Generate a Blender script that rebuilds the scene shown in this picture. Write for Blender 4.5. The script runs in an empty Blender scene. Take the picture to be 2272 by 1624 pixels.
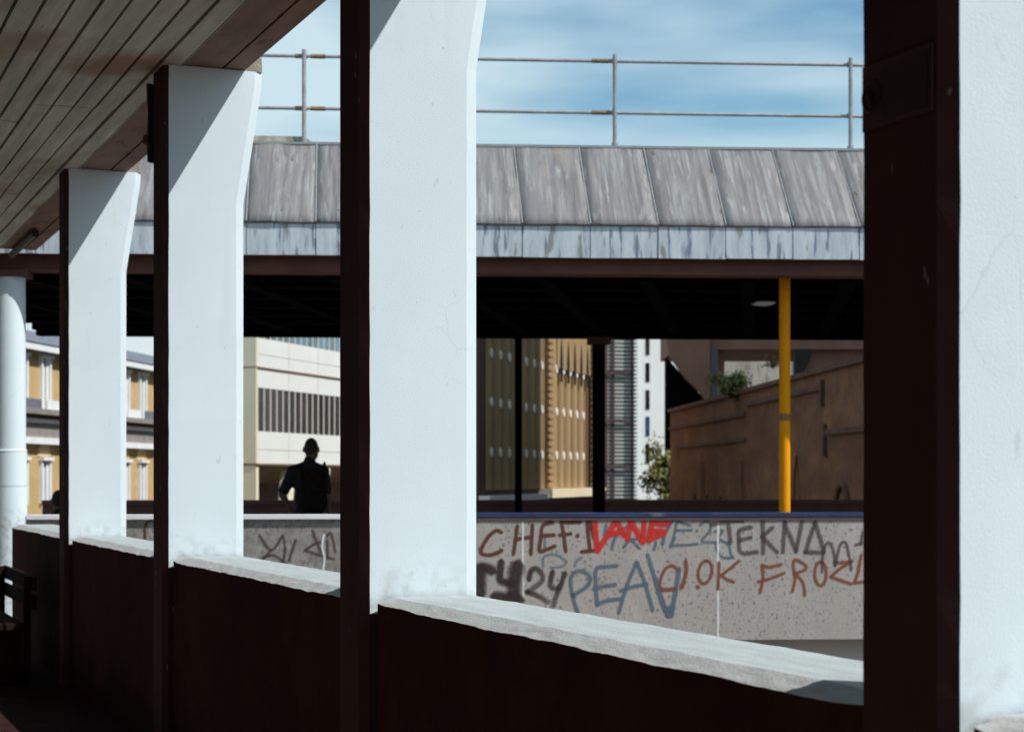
import bpy, bmesh, math, random
from mathutils import Vector, Matrix, noise
random.seed(7)
R = math.radians
sc = bpy.context.scene
C = sc.collection

# ------------------------------------------------------------------ camera, sky, sun, exposure
F, CX, HY, EYE = 4000.0, 1136.0, 1058.0, 1.53        # focal length in photo units, centre column, horizon row, eye height
cam = bpy.data.cameras.new('camera'); camo = bpy.data.objects.new('camera', cam); C.objects.link(camo)
camo.location = (0, 0, EYE); camo.rotation_euler = (R(90), 0, 0)
cam.sensor_width = 36; cam.lens = 36 * F / 2272; cam.shift_y = (HY - 812) / 2272
cam.clip_start = 0.05; cam.clip_end = 3000
cam.dof.use_dof = True; cam.dof.focus_distance = 6.7; cam.dof.aperture_fstop = 6.0
sc.camera = camo
A = math.atan(1641 / F)                                # the walkway runs this far to the left of the view
d1 = Vector((-math.sin(A), math.cos(A), 0)); d2 = Vector((math.cos(A), math.sin(A), 0))
sun_dir = (-d1 * 1.0 + d2 * 1.0 + Vector((0, 0, 1.685))).normalized()
elev = math.asin(sun_dir.z); azim = math.atan2(sun_dir.x, sun_dir.y)
w = bpy.data.worlds.new('World'); sc.world = w; w.use_nodes = True
nt = w.node_tree; nt.nodes.clear(); N = nt.nodes.new; K = nt.links.new
sky = N('ShaderNodeTexSky'); sky.sky_type = 'NISHITA'; sky.sun_disc = False
sky.sun_elevation = elev; sky.sun_rotation = azim; sky.air_density = 1.0; sky.dust_density = 0.6; sky.ozone_density = 1.5
tc = N('ShaderNodeTexCoord'); mp = N('ShaderNodeMapping'); mp.inputs['Scale'].default_value = (1.7, 1.7, 8.0)
mp.inputs['Rotation'].default_value = (0, R(5), 0)
nz = N('ShaderNodeTexNoise'); nz.inputs['Scale'].default_value = 2.6; nz.inputs['Detail'].default_value = 6; nz.inputs['Roughness'].default_value = 0.42
rp = N('ShaderNodeValToRGB'); rp.color_ramp.elements[0].position = 0.35; rp.color_ramp.elements[1].position = 0.62
rp.color_ramp.elements[0].color = (0, 0, 0, 1); rp.color_ramp.elements[1].color = (0.88, 0.88, 0.88, 1)
mx = N('ShaderNodeMix'); mx.data_type = 'RGBA'; mx.inputs[7].default_value = (6.0, 7.5, 8.0, 1)
bg = N('ShaderNodeBackground'); bg.inputs['Strength'].default_value = 0.11; out = N('ShaderNodeOutputWorld')
K(tc.outputs['Generated'], mp.inputs[0]); K(mp.outputs[0], nz.inputs['Vector']); K(nz.outputs[0], rp.inputs[0])
gt = N('ShaderNodeMix'); gt.data_type = 'RGBA'; gt.blend_type = 'MULTIPLY'; gt.inputs[0].default_value = 1; gt.inputs[7].default_value = (0.74, 1.08, 1.10, 1)
K(rp.outputs[0], mx.inputs[0]); K(sky.outputs[0], gt.inputs[6]); K(gt.outputs[2], mx.inputs[6]); sx = N('ShaderNodeSeparateXYZ'); K(tc.outputs['Generated'], sx.inputs[0])
hz = N('ShaderNodeMapRange'); hz.inputs[1].default_value = 0.06; hz.inputs[2].default_value = 0.16; hz.inputs[3].default_value = 0.85; hz.inputs[4].default_value = 0.0; hz.interpolation_type = 'SMOOTHSTEP'; K(sx.outputs[2], hz.inputs[0])
mh = N('ShaderNodeMix'); mh.data_type = 'RGBA'; mh.inputs[7].default_value = (7.0, 7.6, 7.9, 1); K(hz.outputs[0], mh.inputs[0]); K(mx.outputs[2], mh.inputs[6]); K(mh.outputs[2], bg.inputs[0]); K(bg.outputs[0], out.inputs[0])
sl = bpy.data.lights.new('sun', 'SUN'); sl.energy = 4.8; sl.angle = R(0.53); sl.color = (1.0, 0.975, 0.93)
so = bpy.data.objects.new('sun', sl); C.objects.link(so); so.rotation_euler = (-sun_dir).to_track_quat('-Z', 'Y').to_euler()
so.location = (30, -30, 40)
sc.view_settings.view_transform = 'Standard'; sc.view_settings.look = 'None'; sc.view_settings.exposure = 0; sc.view_settings.gamma = 1

# ------------------------------------------------------------------ helpers
def L(s, wv, z): p = d1 * s + d2 * wv; return Vector((p.x, p.y, z))          # walkway frame: along, outward, up
TH = math.atan(0.065); e1 = Vector((math.cos(TH), math.sin(TH), 0)); e2 = Vector((-math.sin(TH), math.cos(TH), 0)); B0 = Vector((0, 18.5, 0))
def Bf(u, v, z): p = B0 + e1 * u + e2 * v; return Vector((p.x, p.y, z))       # footbridge frame: along, back, up
def bp(x, y, v):                                                              # photo point -> (u, z) on the footbridge plane v
    t = (x - CX) / F; Y = (v + 18.5 * math.cos(TH)) / (math.cos(TH) - math.sin(TH) * t)
    return math.cos(TH) * t * Y + math.sin(TH) * (Y - 18.5), EYE - (y - HY) * Y / F
def bu(x, v): return bp(x, 0, v)[0]
def P(x, y, Y): return Vector(((x - CX) * Y / F, Y, EYE - (y - HY) * Y / F))
def W(a, b, c): return Vector((a, b, c))

def tag(o, label=None, cat=None, group=None, kind=None):
    if label: o['label'] = label
    if cat: o['category'] = cat
    if group: o['group'] = group
    if kind: o['kind'] = kind
    return o
def thing(name, loc, label, cat, group=None):
    o = bpy.data.objects.new(name, None); o.location = loc; o.empty_display_size = 0.2; C.objects.link(o)
    return tag(o, label, cat, group)
ORIG = {}
def rootpos(o):
    p = Vector((0, 0, 0))
    while o: p = p + Vector(o.location); o = o.parent
    return p
def link(name, me, parent=None):
    o = bpy.data.objects.new(name, me); C.objects.link(o)
    if parent is not None:
        o.parent = parent; o.location = (0, 0, 0)
        pp = parent; off = Vector((0, 0, 0))
        while pp is not None: off += Vector(pp.location) - ORIG.get(pp.name, Vector((0, 0, 0))); pp = None
        o.matrix_parent_inverse = Matrix.Translation(-Vector(parent.location)) if parent.type == 'EMPTY' else Matrix()
    return o
class MB:
    def __init__(s): s.bm = bmesh.new()
    def hexa(s, c, mi=0):
        v = [s.bm.verts.new(p) for p in c]
        for f in ((0,3,2,1),(4,5,6,7),(0,1,5,4),(1,2,6,5),(2,3,7,6),(3,0,4,7)):
            fc = s.bm.faces.new([v[i] for i in f]); fc.material_index = mi
        return s
    def box(s, fr, a, b, mi=0):
        (x0,y0,z0),(x1,y1,z1) = a, b
        return s.hexa([fr(x0,y0,z0),fr(x1,y0,z0),fr(x1,y1,z0),fr(x0,y1,z0),fr(x0,y0,z1),fr(x1,y0,z1),fr(x1,y1,z1),fr(x0,y1,z1)], mi)
    def tube(s, pts, rads, n=12, mi=0, caps=True):
        pts = [Vector(p) for p in pts]
        if not isinstance(rads, (list, tuple)): rads = [rads] * len(pts)
        rings = []
        for i, p in enumerate(pts):
            t = (pts[min(i+1, len(pts)-1)] - pts[max(i-1, 0)]).normalized()
            ref = Vector((0,0,1)) if abs(t.z) < 0.9 else Vector((1,0,0))
            a = t.cross(ref).normalized(); b = t.cross(a)
            rings.append([s.bm.verts.new(p + (a*math.cos(2*math.pi*k/n) + b*math.sin(2*math.pi*k/n))*rads[i]) for k in range(n)])
        for i in range(len(rings)-1):
            for k in range(n):
                f = s.bm.faces.new((rings[i][k], rings[i][(k+1)%n], rings[i+1][(k+1)%n], rings[i+1][k])); f.smooth = True; f.material_index = mi
        if caps:
            s.bm.faces.new([s.bm.verts.new(v.co) for v in reversed(rings[0])]).material_index = mi; s.bm.faces.new([s.bm.verts.new(v.co) for v in rings[-1]]).material_index = mi
        return s
    def prism(s, fr, poly, a, b, mi=0):          # poly in the first two coordinates given by fr(p, q, t), extruded t from a to b
        lo = [s.bm.verts.new(fr(p, q, a)) for p, q in poly]; hi = [s.bm.verts.new(fr(p, q, b)) for p, q in poly]
        n = len(poly)
        for i in range(n): s.bm.faces.new((lo[i], lo[(i+1)%n], hi[(i+1)%n], hi[i])).material_index = mi
        s.bm.faces.new(list(reversed(lo))).material_index = mi; s.bm.faces.new(hi).material_index = mi
        return s
    def ball(s, c, r, seg=16, rings=10, mi=0):
        m = Matrix.Translation(c) @ Matrix.Diagonal((r[0], r[1], r[2], 1))
        for f in set(sum([list(v.link_faces) for v in bmesh.ops.create_uvsphere(s.bm, u_segments=seg, v_segments=rings, radius=1, matrix=m)['verts']], [])): f.smooth = True; f.material_index = mi
        return s
    def bevel(s, d, seg=1):
        es = [e for e in s.bm.edges if len(e.link_faces) == 2 and e.calc_face_angle(0) > 0.5]
        bmesh.ops.bevel(s.bm, geom=es, offset=d, segments=seg, affect='EDGES', profile=0.6)
        return s
    def build(s, name, mats, parent=None):
        bmesh.ops.recalc_face_normals(s.bm, faces=s.bm.faces[:])
        me = bpy.data.meshes.new(name); s.bm.to_mesh(me); s.bm.free()
        for m in (mats if isinstance(mats, (list, tuple)) else [mats]): me.materials.append(m)
        return link(name, me, parent)

# ------------------------------------------------------------------ materials
def mat(name, col, rough=0.8, var=0.12, scale=3.0, stretch=(1,1,1), rotz=0.0, col2=None, lo=0.35, hi=0.7, specks=None, bump=0.0, bscale=60.0, metallic=0.0, detail=5, spec=0.3):
    m = bpy.data.materials.new(name); m.use_nodes = True; t = m.node_tree; n = t.nodes; b = n['Principled BSDF']
    b.inputs['Roughness'].default_value = rough; b.inputs['Metallic'].default_value = metallic; b.inputs['Specular IOR Level'].default_value = spec
    g = n.new('ShaderNodeNewGeometry'); mp = n.new('ShaderNodeMapping'); mp.vector_type = 'TEXTURE'
    mp.inputs['Rotation'].default_value = (0, 0, rotz); mp.inputs['Scale'].default_value = stretch
    t.links.new(g.outputs['Position'], mp.inputs[0])
    nz = n.new('ShaderNodeTexNoise'); nz.inputs['Scale'].default_value = scale; nz.inputs['Detail'].default_value = detail; nz.inputs['Roughness'].default_value = 0.6
    t.links.new(mp.outputs[0], nz.inputs['Vector'])
    r = n.new('ShaderNodeValToRGB'); c2 = col2 or tuple(c*(1-var*2) for c in col)
    r.color_ramp.elements[0].position = lo; r.color_ramp.elements[1].position = hi
    r.color_ramp.elements[0].color = (*c2, 1); r.color_ramp.elements[1].color = (*col, 1)
    t.links.new(nz.outputs[0], r.inputs[0]); colout = r.outputs[0]
    for sp in (specks or []):       # (scale, threshold, softness, colour, stretch)
        m2 = n.new('ShaderNodeMapping'); m2.vector_type = 'TEXTURE'; m2.inputs['Scale'].default_value = sp[4]; m2.inputs['Rotation'].default_value = (0,0,rotz)
        t.links.new(g.outputs['Position'], m2.inputs[0])
        v = n.new('ShaderNodeTexNoise'); v.inputs['Scale'].default_value = sp[0]; v.inputs['Detail'].default_value = 2.5
        t.links.new(m2.outputs[0], v.inputs['Vector'])
        mr = n.new('ShaderNodeMapRange'); mr.inputs[1].default_value = sp[1]; mr.inputs[2].default_value = sp[1] + sp[2]
        t.links.new(v.outputs[0], mr.inputs[0])
        mxn = n.new('ShaderNodeMix'); mxn.data_type = 'RGBA'; mxn.inputs[7].default_value = (*sp[3], 1)
        t.links.new(mr.outputs[0], mxn.inputs[0]); t.links.new(colout, mxn.inputs[6]); colout = mxn.outputs[2]
    t.links.new(colout, b.inputs['Base Color'])
    if bump:
        n2 = n.new('ShaderNodeTexNoise'); n2.inputs['Scale'].default_value = bscale; n2.inputs['Detail'].default_value = 3
        t.links.new(g.outputs['Position'], n2.inputs['Vector'])
        bn = n.new('ShaderNodeBump'); bn.inputs['Strength'].default_value = bump; bn.inputs['Distance'].default_value = 0.01
        t.links.new(n2.outputs[0], bn.inputs['Height']); t.links.new(bn.outputs[0], b.inputs['Normal'])
    return m
M = {}
M['white'] = mat('white_masonry_paint', (0.70,0.80,0.845), 0.7, 0.035, 1.6, bump=0.10, bscale=260,
                 specks=[(9, 0.80, 0.03, (0.45,0.5,0.52), (1,1,1)), (70, 0.765, 0.02, (0.2,0.2,0.2), (1,1,1)), (0.9, 0.5, 0.25, (0.655,0.755,0.80), (1,1,1)), (5, 0.58, 0.2, (0.64,0.73,0.77), (0.5,0.5,6)), (2.2, 0.60, 0.03, (0.68,0.77,0.815), (2,2,0.8)), (14, 0.70, 0.04, (0.59,0.67,0.70), (0.6,0.6,1.2))])
def weather(m):                                    # hairline cracks and grime at the foot of the painted shafts
    t = m.node_tree; n = t.nodes; b = n['Principled BSDF']; src = b.inputs['Base Color'].links[0].from_socket
    g = n.new('ShaderNodeNewGeometry'); wn = n.new('ShaderNodeTexNoise'); wn.inputs['Scale'].default_value = 4; wn.inputs['Detail'].default_value = 4
    mxv = n.new('ShaderNodeMix'); mxv.data_type = 'VECTOR'; mxv.inputs[0].default_value = 0.12
    t.links.new(g.outputs['Position'], wn.inputs['Vector']); t.links.new(g.outputs['Position'], mxv.inputs[4]); t.links.new(wn.outputs['Color'], mxv.inputs[5])
    v = n.new('ShaderNodeTexVoronoi'); v.feature = 'DISTANCE_TO_EDGE'; v.inputs['Scale'].default_value = 4.5; t.links.new(mxv.outputs[1], v.inputs['Vector'])
    c = n.new('ShaderNodeMapRange'); c.inputs[1].default_value = 0.0; c.inputs[2].default_value = 0.010; c.inputs[3].default_value = 1; c.inputs[4].default_value = 0; t.links.new(v.outputs['Distance'], c.inputs[0])
    k = n.new('ShaderNodeTexNoise'); k.inputs['Scale'].default_value = 2.3; k.inputs['Detail'].default_value = 2; t.links.new(g.outputs['Position'], k.inputs['Vector'])
    km = n.new('ShaderNodeMapRange'); km.inputs[1].default_value = 0.58; km.inputs[2].default_value = 0.68; km.inputs[4].default_value = 0.22; t.links.new(k.outputs[0], km.inputs[0])
    mu = n.new('ShaderNodeMath'); mu.operation = 'MULTIPLY'; t.links.new(c.outputs[0], mu.inputs[0]); t.links.new(km.outputs[0], mu.inputs[1])
    m1 = n.new('ShaderNodeMix'); m1.data_type = 'RGBA'; m1.inputs[7].default_value = (0.30,0.31,0.31,1); t.links.new(mu.outputs[0], m1.inputs[0]); t.links.new(src, m1.inputs[6])
    sp = n.new('ShaderNodeSeparateXYZ'); t.links.new(g.outputs['Position'], sp.inputs[0])
    zz = n.new('ShaderNodeMapRange'); zz.inputs[1].default_value = 1.09; zz.inputs[2].default_value = 1.24; zz.inputs[3].default_value = 1; zz.inputs[4].default_value = 0; t.links.new(sp.outputs[2], zz.inputs[0])
    k2 = n.new('ShaderNodeTexNoise'); k2.inputs['Scale'].default_value = 17; k2.inputs['Detail'].default_value = 5; t.links.new(g.outputs['Position'], k2.inputs['Vector'])
    k3 = n.new('ShaderNodeMapRange'); k3.inputs[1].default_value = 0.45; k3.inputs[2].default_value = 0.7; k3.inputs[4].default_value = 0.8; t.links.new(k2.outputs[0], k3.inputs[0])
    m3 = n.new('ShaderNodeMath'); m3.operation = 'MULTIPLY'; t.links.new(zz.outputs[0], m3.inputs[0]); t.links.new(k3.outputs[0], m3.inputs[1])
    m2 = n.new('ShaderNodeMix'); m2.data_type = 'RGBA'; m2.inputs[7].default_value = (0.40,0.42,0.42,1); t.links.new(m3.outputs[0], m2.inputs[0]); t.links.new(m1.outputs[2], m2.inputs[6])
    t.links.new(m2.outputs[2], b.inputs['Base Color'])
weather(M['white'])
M['brownpaint'] = mat('dark_brown_paint', (0.088,0.045,0.042), 0.85, 0.1, 3, spec=0.05, bump=0.05, bscale=120, specks=[(26, 0.73, 0.02, (0.30,0.27,0.27), (1,1,3))])
M['bare'] = mat('bare_weathered_concrete', (0.42,0.38,0.32), 0.95, 0.25, 14, bump=0.6, bscale=90)
M['coping'] = mat('worn_concrete_top', (0.43,0.475,0.485), 0.85, 0.10, 9, stretch=(0.5,3.5,0.5), rotz=A, bump=0.25, bscale=110,
                  specks=[(40, 0.68, 0.05, (0.3,0.31,0.31), (1,1,1)), (5, 0.6, 0.12, (0.35,0.395,0.405), (0.6,4,1))])
M['broken'] = mat('broken_concrete_edge', (0.47,0.485,0.48), 0.95, 0.06, 18, bump=0.25, bscale=110, specks=[(120, 0.70, 0.05, (0.27,0.26,0.25), (1,1,1)), (7, 0.72, 0.08, (0.45,0.36,0.3), (1,1,1))])
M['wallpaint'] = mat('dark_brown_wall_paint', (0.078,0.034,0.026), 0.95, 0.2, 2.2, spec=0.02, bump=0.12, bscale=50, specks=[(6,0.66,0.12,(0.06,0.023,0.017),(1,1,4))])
M['plank'] = mat('grey_ceiling_board', (0.70,0.67,0.60), 0.75, 0.22, 5, stretch=(0.35,4,1), rotz=A, bump=0.18, bscale=60,
                 specks=[(1.3, 0.58, 0.1, (0.36,0.24,0.17), (1,1.5,1)), (0.8, 0.5, 0.3, (0.48,0.42,0.35), (1,1,1)), (30, 0.70, 0.05, (0.26,0.22,0.19), (0.4,3,1))])
M['gap'] = mat('dark_ceiling_void', (0.018,0.010,0.009), 0.9)
M['soffit'] = mat('brown_stained_soffit', (0.31,0.19,0.145), 0.85, 0.2, 3.5, stretch=(0.6,2,1), rotz=A, bump=0.15, bscale=40, specks=[(4,0.64,0.05,(0.17,0.09,0.07),(0.4,1.6,1))])
M['floorshade'] = mat('floor_shade_colour', (0.045,0.022,0.018), 0.95, 0.2, 6, spec=0.03)
M['floor'] = mat('walkway_paving', (0.40,0.345,0.295), 0.95, 0.15, 4, spec=0.03, bump=0.2, bscale=40)
M['asphalt'] = mat('road_paving', (0.12,0.097,0.082), 0.9, 0.2, 2, bump=0.3, bscale=30)
M['lead'] = mat('weathered_lead_sheet', (0.245,0.245,0.247), 0.6, 0.0, 6.5, stretch=(0.34,7,7), rotz=TH, col2=(0.125,0.12,0.12), lo=0.36, hi=0.66, bump=0.15, bscale=22, detail=7,
                specks=[(4.2,0.60,0.12,(0.33,0.345,0.355),(0.16,4,4)), (5.5,0.62,0.14,(0.14,0.14,0.15),(0.16,5,5)), (2.3,0.58,0.2,(0.225,0.205,0.185),(0.5,1.5,1.5)), (3.0,0.70,0.05,(0.11,0.085,0.06),(0.35,1,0.7)), (9,0.56,0.16,(0.15,0.147,0.15),(0.5,2.2,2.2)), (7,0.60,0.14,(0.31,0.308,0.30),(0.4,2.6,2.6)), (1.6,0.56,0.18,(0.175,0.172,0.18),(0.7,2,2))])
M['lead2'] = mat('pale_lead_fascia', (0.53,0.585,0.615), 0.5, 0.0, 7, stretch=(0.5,1,3), rotz=TH, col2=(0.38,0.43,0.475), lo=0.34, hi=0.62, bump=0.1, bscale=18,
                 specks=[(5.5,0.57,0.08,(0.17,0.21,0.265),(0.26,1,2)), (3.1,0.64,0.05,(0.25,0.255,0.25),(0.3,1,1.2))])
M['leadseam'] = mat('lead_roll', (0.30,0.32,0.33), 0.55, 0.12, 9, stretch=(1,1,0.4))
M['galv'] = mat('galvanised_tube', (0.40,0.40,0.41), 0.45, 0.15, 8, metallic=0.3)
M['rust'] = mat('rusty_sleeve', (0.30,0.22,0.15), 0.8, 0.25, 20)
M['beam'] = mat('brown_painted_beam', (0.17,0.085,0.072), 0.9, 0.1, 3, spec=0.05)
M['under'] = mat('black_soffit', (0.006,0.004,0.004), 0.95, 0.25, 1.5, spec=0.02)  # even near-black for the soffit, its ribs and the rear posts
M['gconc'] = mat('pitted_grey_concrete', (0.465,0.415,0.38), 0.9, 0.09, 2.2, stretch=(1,1,1.6), rotz=TH, bump=0.25, bscale=45,
                 specks=[(34, 0.585, 0.09, (0.15,0.14,0.13), (1,1,1.25)), (70, 0.62, 0.06, (0.24,0.22,0.2), (1,1,1)), (3.0,0.56,0.12,(0.40,0.355,0.32),(1,1,3))])
M['gconc2'] = mat('rough_grey_concrete', (0.35,0.33,0.30), 0.95, 0.2, 9, rotz=TH, bump=0.4, bscale=40,
                  specks=[(16, 0.54, 0.1, (0.20,0.18,0.165), (0.8,1,1.2))])
M['recess'] = mat('smooth_grey_slab_edge', (0.60,0.545,0.50), 0.9, 0.06, 1.6)
M['sealant'] = mat('pale_joint_sealant', (0.75,0.74,0.70), 0.7, 0.1, 10)
M['blue'] = mat('blue_painted_capping', (0.03,0.055,0.17), 0.6, 0.2, 9, stretch=(3,1,1), rotz=TH, specks=[(7,0.57,0.1,(0.12,0.14,0.22),(3,1,1))])
M['browntrim'] = mat('brown_trim', (0.16,0.10,0.09), 0.7, 0.1, 5)
M['yellow'] = mat('yellow_gloss_paint', (0.84,0.31,0.001), 0.7, 0.04, 4, spec=0.15)
M['ring'] = mat('worn_metal_band', (0.42,0.20,0.05), 0.5, 0.3, 60)
M['lamp'] = mat('white_lamp_cover', (0.8,0.78,0.75), 0.4, 0.02)
M['ochre'] = mat('ochre_stucco', (0.58,0.40,0.18), 0.85, 0.08, 1.2, specks=[(1.1,0.58,0.12,(0.58,0.42,0.22),(1,1,1))])
M['ochrepale'] = mat('pale_ochre_moulding', (0.66,0.50,0.26), 0.85, 0.06, 2)
M['stucco'] = mat('white_stucco', (0.80,0.82,0.84), 0.7, 0.05, 2)
M['greystone'] = mat('grey_stone_band', (0.30,0.265,0.25), 0.85, 0.15, 2)
M['slate'] = mat('blue_grey_slate', (0.17,0.19,0.24), 0.6, 0.15, 5, stretch=(1,1,0.4))
M['curtain'] = mat('pale_blind', (0.72,0.72,0.68), 0.8, 0.08, 1.3)
def glass(name, col, rough=0.12):
    return mat(name, col, rough, 0.45, 0.7, spec=0.8 if name.startswith('sky') else 0.25)
M['glassdark'] = glass('dark_window_glass', (0.045,0.03,0.025)); M['glassblue'] = glass('sky_reflection_glass', (0.10,0.24,0.33), 0.08)  # blue of the upper office panes is reflected sky put into the colour
M['cream'] = mat('cream_panel', (0.73,0.735,0.70), 0.6, 0.03, 0.6); M['creamy'] = mat('warm_cream_end_wall', (0.80,0.74,0.56), 0.7, 0.03, 0.5)
M['mullion'] = mat('pale_aluminium', (0.52,0.50,0.46), 0.5, 0.05, 1); M['bronzeline'] = mat('bronze_strip', (0.22,0.13,0.09), 0.6, 0.1, 1)
M['tan'] = mat('tan_soffit_board', (0.50,0.40,0.27), 0.8, 0.1, 1); M['door'] = mat('brown_timber', (0.17,0.075,0.03), 0.6, 0.15, 1.5)
M['bronze'] = mat('bronze_cladding', (0.13,0.068,0.036), 0.7, 0.12, 0.9, stretch=(1,1,6)); M['bronzerib'] = mat('gold_bronze_rib', (0.38,0.255,0.13), 0.6, 0.1, 0.9, stretch=(1,1,6))
M['slot'] = mat('black_slot', (0.012,0.009,0.008), 0.8); M['disc'] = mat('white_disc', (0.85,0.82,0.76), 0.4, 0.02)
M['plinth'] = mat('cream_stone_plinth', (0.76,0.66,0.46), 0.8, 0.06, 1)
M['tower'] = mat('white_tower_wall', (0.80,0.81,0.78), 0.7, 0.03, 0.3); M['louvre'] = mat('grey_louvre', (0.46,0.46,0.43), 0.5, 0.05, 0.3)
M['towerframe'] = mat('maroon_frame', (0.08,0.05,0.05), 0.6); M['glassgrey'] = glass('grey_window_glass', (0.16,0.17,0.16)); M['brick'] = mat('grey_brown_brick', (0.24,0.21,0.21), 0.9, 0.15, 0.8, stretch=(1,1,0.3))
M['brownwall'] = mat('brown_weathered_masonry', (0.27,0.135,0.078), 0.95, 0.0, 0.8, stretch=(1,2.2,0.8), col2=(0.165,0.08,0.05), spec=0.05, bump=0.8, bscale=6,
                     specks=[(2.4,0.56,0.12,(0.19,0.095,0.07),(1,1.5,1.2)), (0.5,0.58,0.15,(0.31,0.16,0.068),(1,1,1)), (5,0.54,0.14,(0.15,0.085,0.068),(1,1,1.5))])
M['brownstone'] = mat('dark_stained_stone', (0.15,0.075,0.052), 0.9, 0.2, 1.2)
M['opconc'] = mat('brown_overpass_concrete', (0.30,0.165,0.125), 0.9, 0.15, 0.5); M['oppier'] = mat('grey_blue_steel', (0.12,0.12,0.15), 0.6, 0.1, 1)
M['lightconc'] = mat('stained_pale_concrete', (0.52,0.48,0.42), 0.9, 0.0, 0.8, stretch=(0.5,1,2.5), col2=(0.34,0.31,0.27), specks=[(2.2,0.58,0.12,(0.24,0.23,0.21),(0.6,1,2))])
M['leaf'] = mat('leaf_olive', (0.27,0.27,0.06), 0.6, 0.25, 3); M['leafdark'] = mat('leaf_dark', (0.12,0.11,0.035), 0.6, 0.25, 3); M['bark'] = mat('bark', (0.10,0.075,0.05), 0.9)
M['black'] = mat('black_metal', (0.02,0.018,0.018), 0.5); M['office'] = mat('added_block_grey', (0.33,0.31,0.29), 0.8, 0.08, 0.4)
M['skin'] = mat('skin', (0.10,0.055,0.04), 0.6, 0.05, 8); M['shirt'] = mat('dark_shirt_cloth', (0.014,0.011,0.011), 0.9, 0.2, 12); M['trouser'] = mat('dark_trouser_cloth', (0.025,0.025,0.03), 0.9, 0.2, 12)
M['hair'] = mat('cropped_hair', (0.02,0.015,0.012), 0.8); M['bag'] = mat('dark_backpack_nylon', (0.016,0.011,0.011), 0.9, 0.3, 20, spec=0.05); M['shoe'] = mat('shoe_leather', (0.02,0.018,0.016), 0.5)
M['signplate'] = mat('sign_plate', (0.075,0.036,0.031), 0.6, 0.05, 5); M['signdark'] = mat('sign_dark_panel', (0.05,0.024,0.02), 0.5, 0.1, 5)
M['backwall'] = mat('brown_rear_wall', (0.36,0.25,0.21), 0.85, 0.2, 1.5); M['bench'] = mat('dark_bench', (0.035,0.018,0.014), 0.9, 0.2, 6, spec=0.03)
M['lightconc2'] = mat('walkway_edge_beam', (0.40,0.38,0.35), 0.9, 0.15, 3)

# ------------------------------------------------------------------ the setting
g = MB(); g.hexa([W(-900,-300,-5.3),W(900,-300,-5.3),W(900,1500,-5.3),W(-900,1500,-5.3),W(-900,-300,-5),W(900,-300,-5),W(900,1500,-5),W(-900,1500,-5)])
tag(g.build('ground', M['asphalt']), kind='structure')
S0, SP = 6.165, 3.54                                 # first pillar station and pillar spacing
ZT = 3.76; WE = 2.40                                 # ceiling soffit height, slab edge
fl = MB().box(L, (-9, -2.4, -0.35), (19, 2.0, 0.0)).build('walkway_floor', M['floor']); tag(fl, kind='structure')
MB().box(L, (-9, 1.27, 0.001), (18, 1.999, 0.006)).build('floor_shade_strip', M['floorshade'], fl)  # dark colour standing in for the shade on the paving beside the parapet
ceil = MB().box(L, (-9, -2.4, ZT + 0.035), (18.2, WE - 0.36, ZT + 0.5)).build('walkway_ceiling', M['gap']); tag(ceil, kind='structure')
edge = MB()
edge.box(L, (-9, 2.05, ZT), (18.2, 2.27, ZT + 0.12)); edge.box(L, (-9, 2.285, ZT), (18.2, WE, ZT + 0.12)); edge.box(L, (-9, 2.042, ZT + 0.122), (18.2, WE - 0.004, ZT + 0.498))
edge.build('soffit_edge', M['soffit'], ceil)
wl = 0.125; k = 0
while True:                                          # boards of the ceiling, each a piece of its own, butted at uneven joints
    w1 = 2.045 - wl * k; w0 = w1 - wl + 0.017
    if w0 < -2.3: break
    cuts = [-9] + [c + (0.0 if k % 5 else 0.6) for c in (-2.1, 3.0, 7.52, 11.05, 14.6)] + [18.15]
    if w0 < 0.3: cuts = [-9, 6.0, 18.15]
    for a, b in zip(cuts[:-1], cuts[1:]):
        dz = random.uniform(-0.004, 0.004); dw = random.uniform(-0.003, 0.003)
        MB().box(L, (a + 0.003, w0 + dw, ZT + dz - 0.004), (b - 0.003, w1 + dw, ZT + 0.03)).bevel(0.005).build('board', M['plank'], ceil)
    k += 1
MB().box(L, (-9, 2.047, ZT - 0.012), (18.2, 2.0495, ZT + 0.11)).build('edge_trim', M['plank'], ceil)

# rear wall of the walkway (left of the frame, closes the covered walk)
t = thing('rear_wall', L(5, -2.4, 0), 'dark brown wall closing the far side of the covered walkway', 'wall')
MB().box(L, (-9, -2.7, -0.3), (19, -2.405, ZT + 0.5)).build('wall', M['backwall'], t)
MB().box(L, (-9.3, -2.7, -0.3), (-9.002, 2.4, ZT + 0.5)).build('end_wall', M['backwall'], t)

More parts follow.
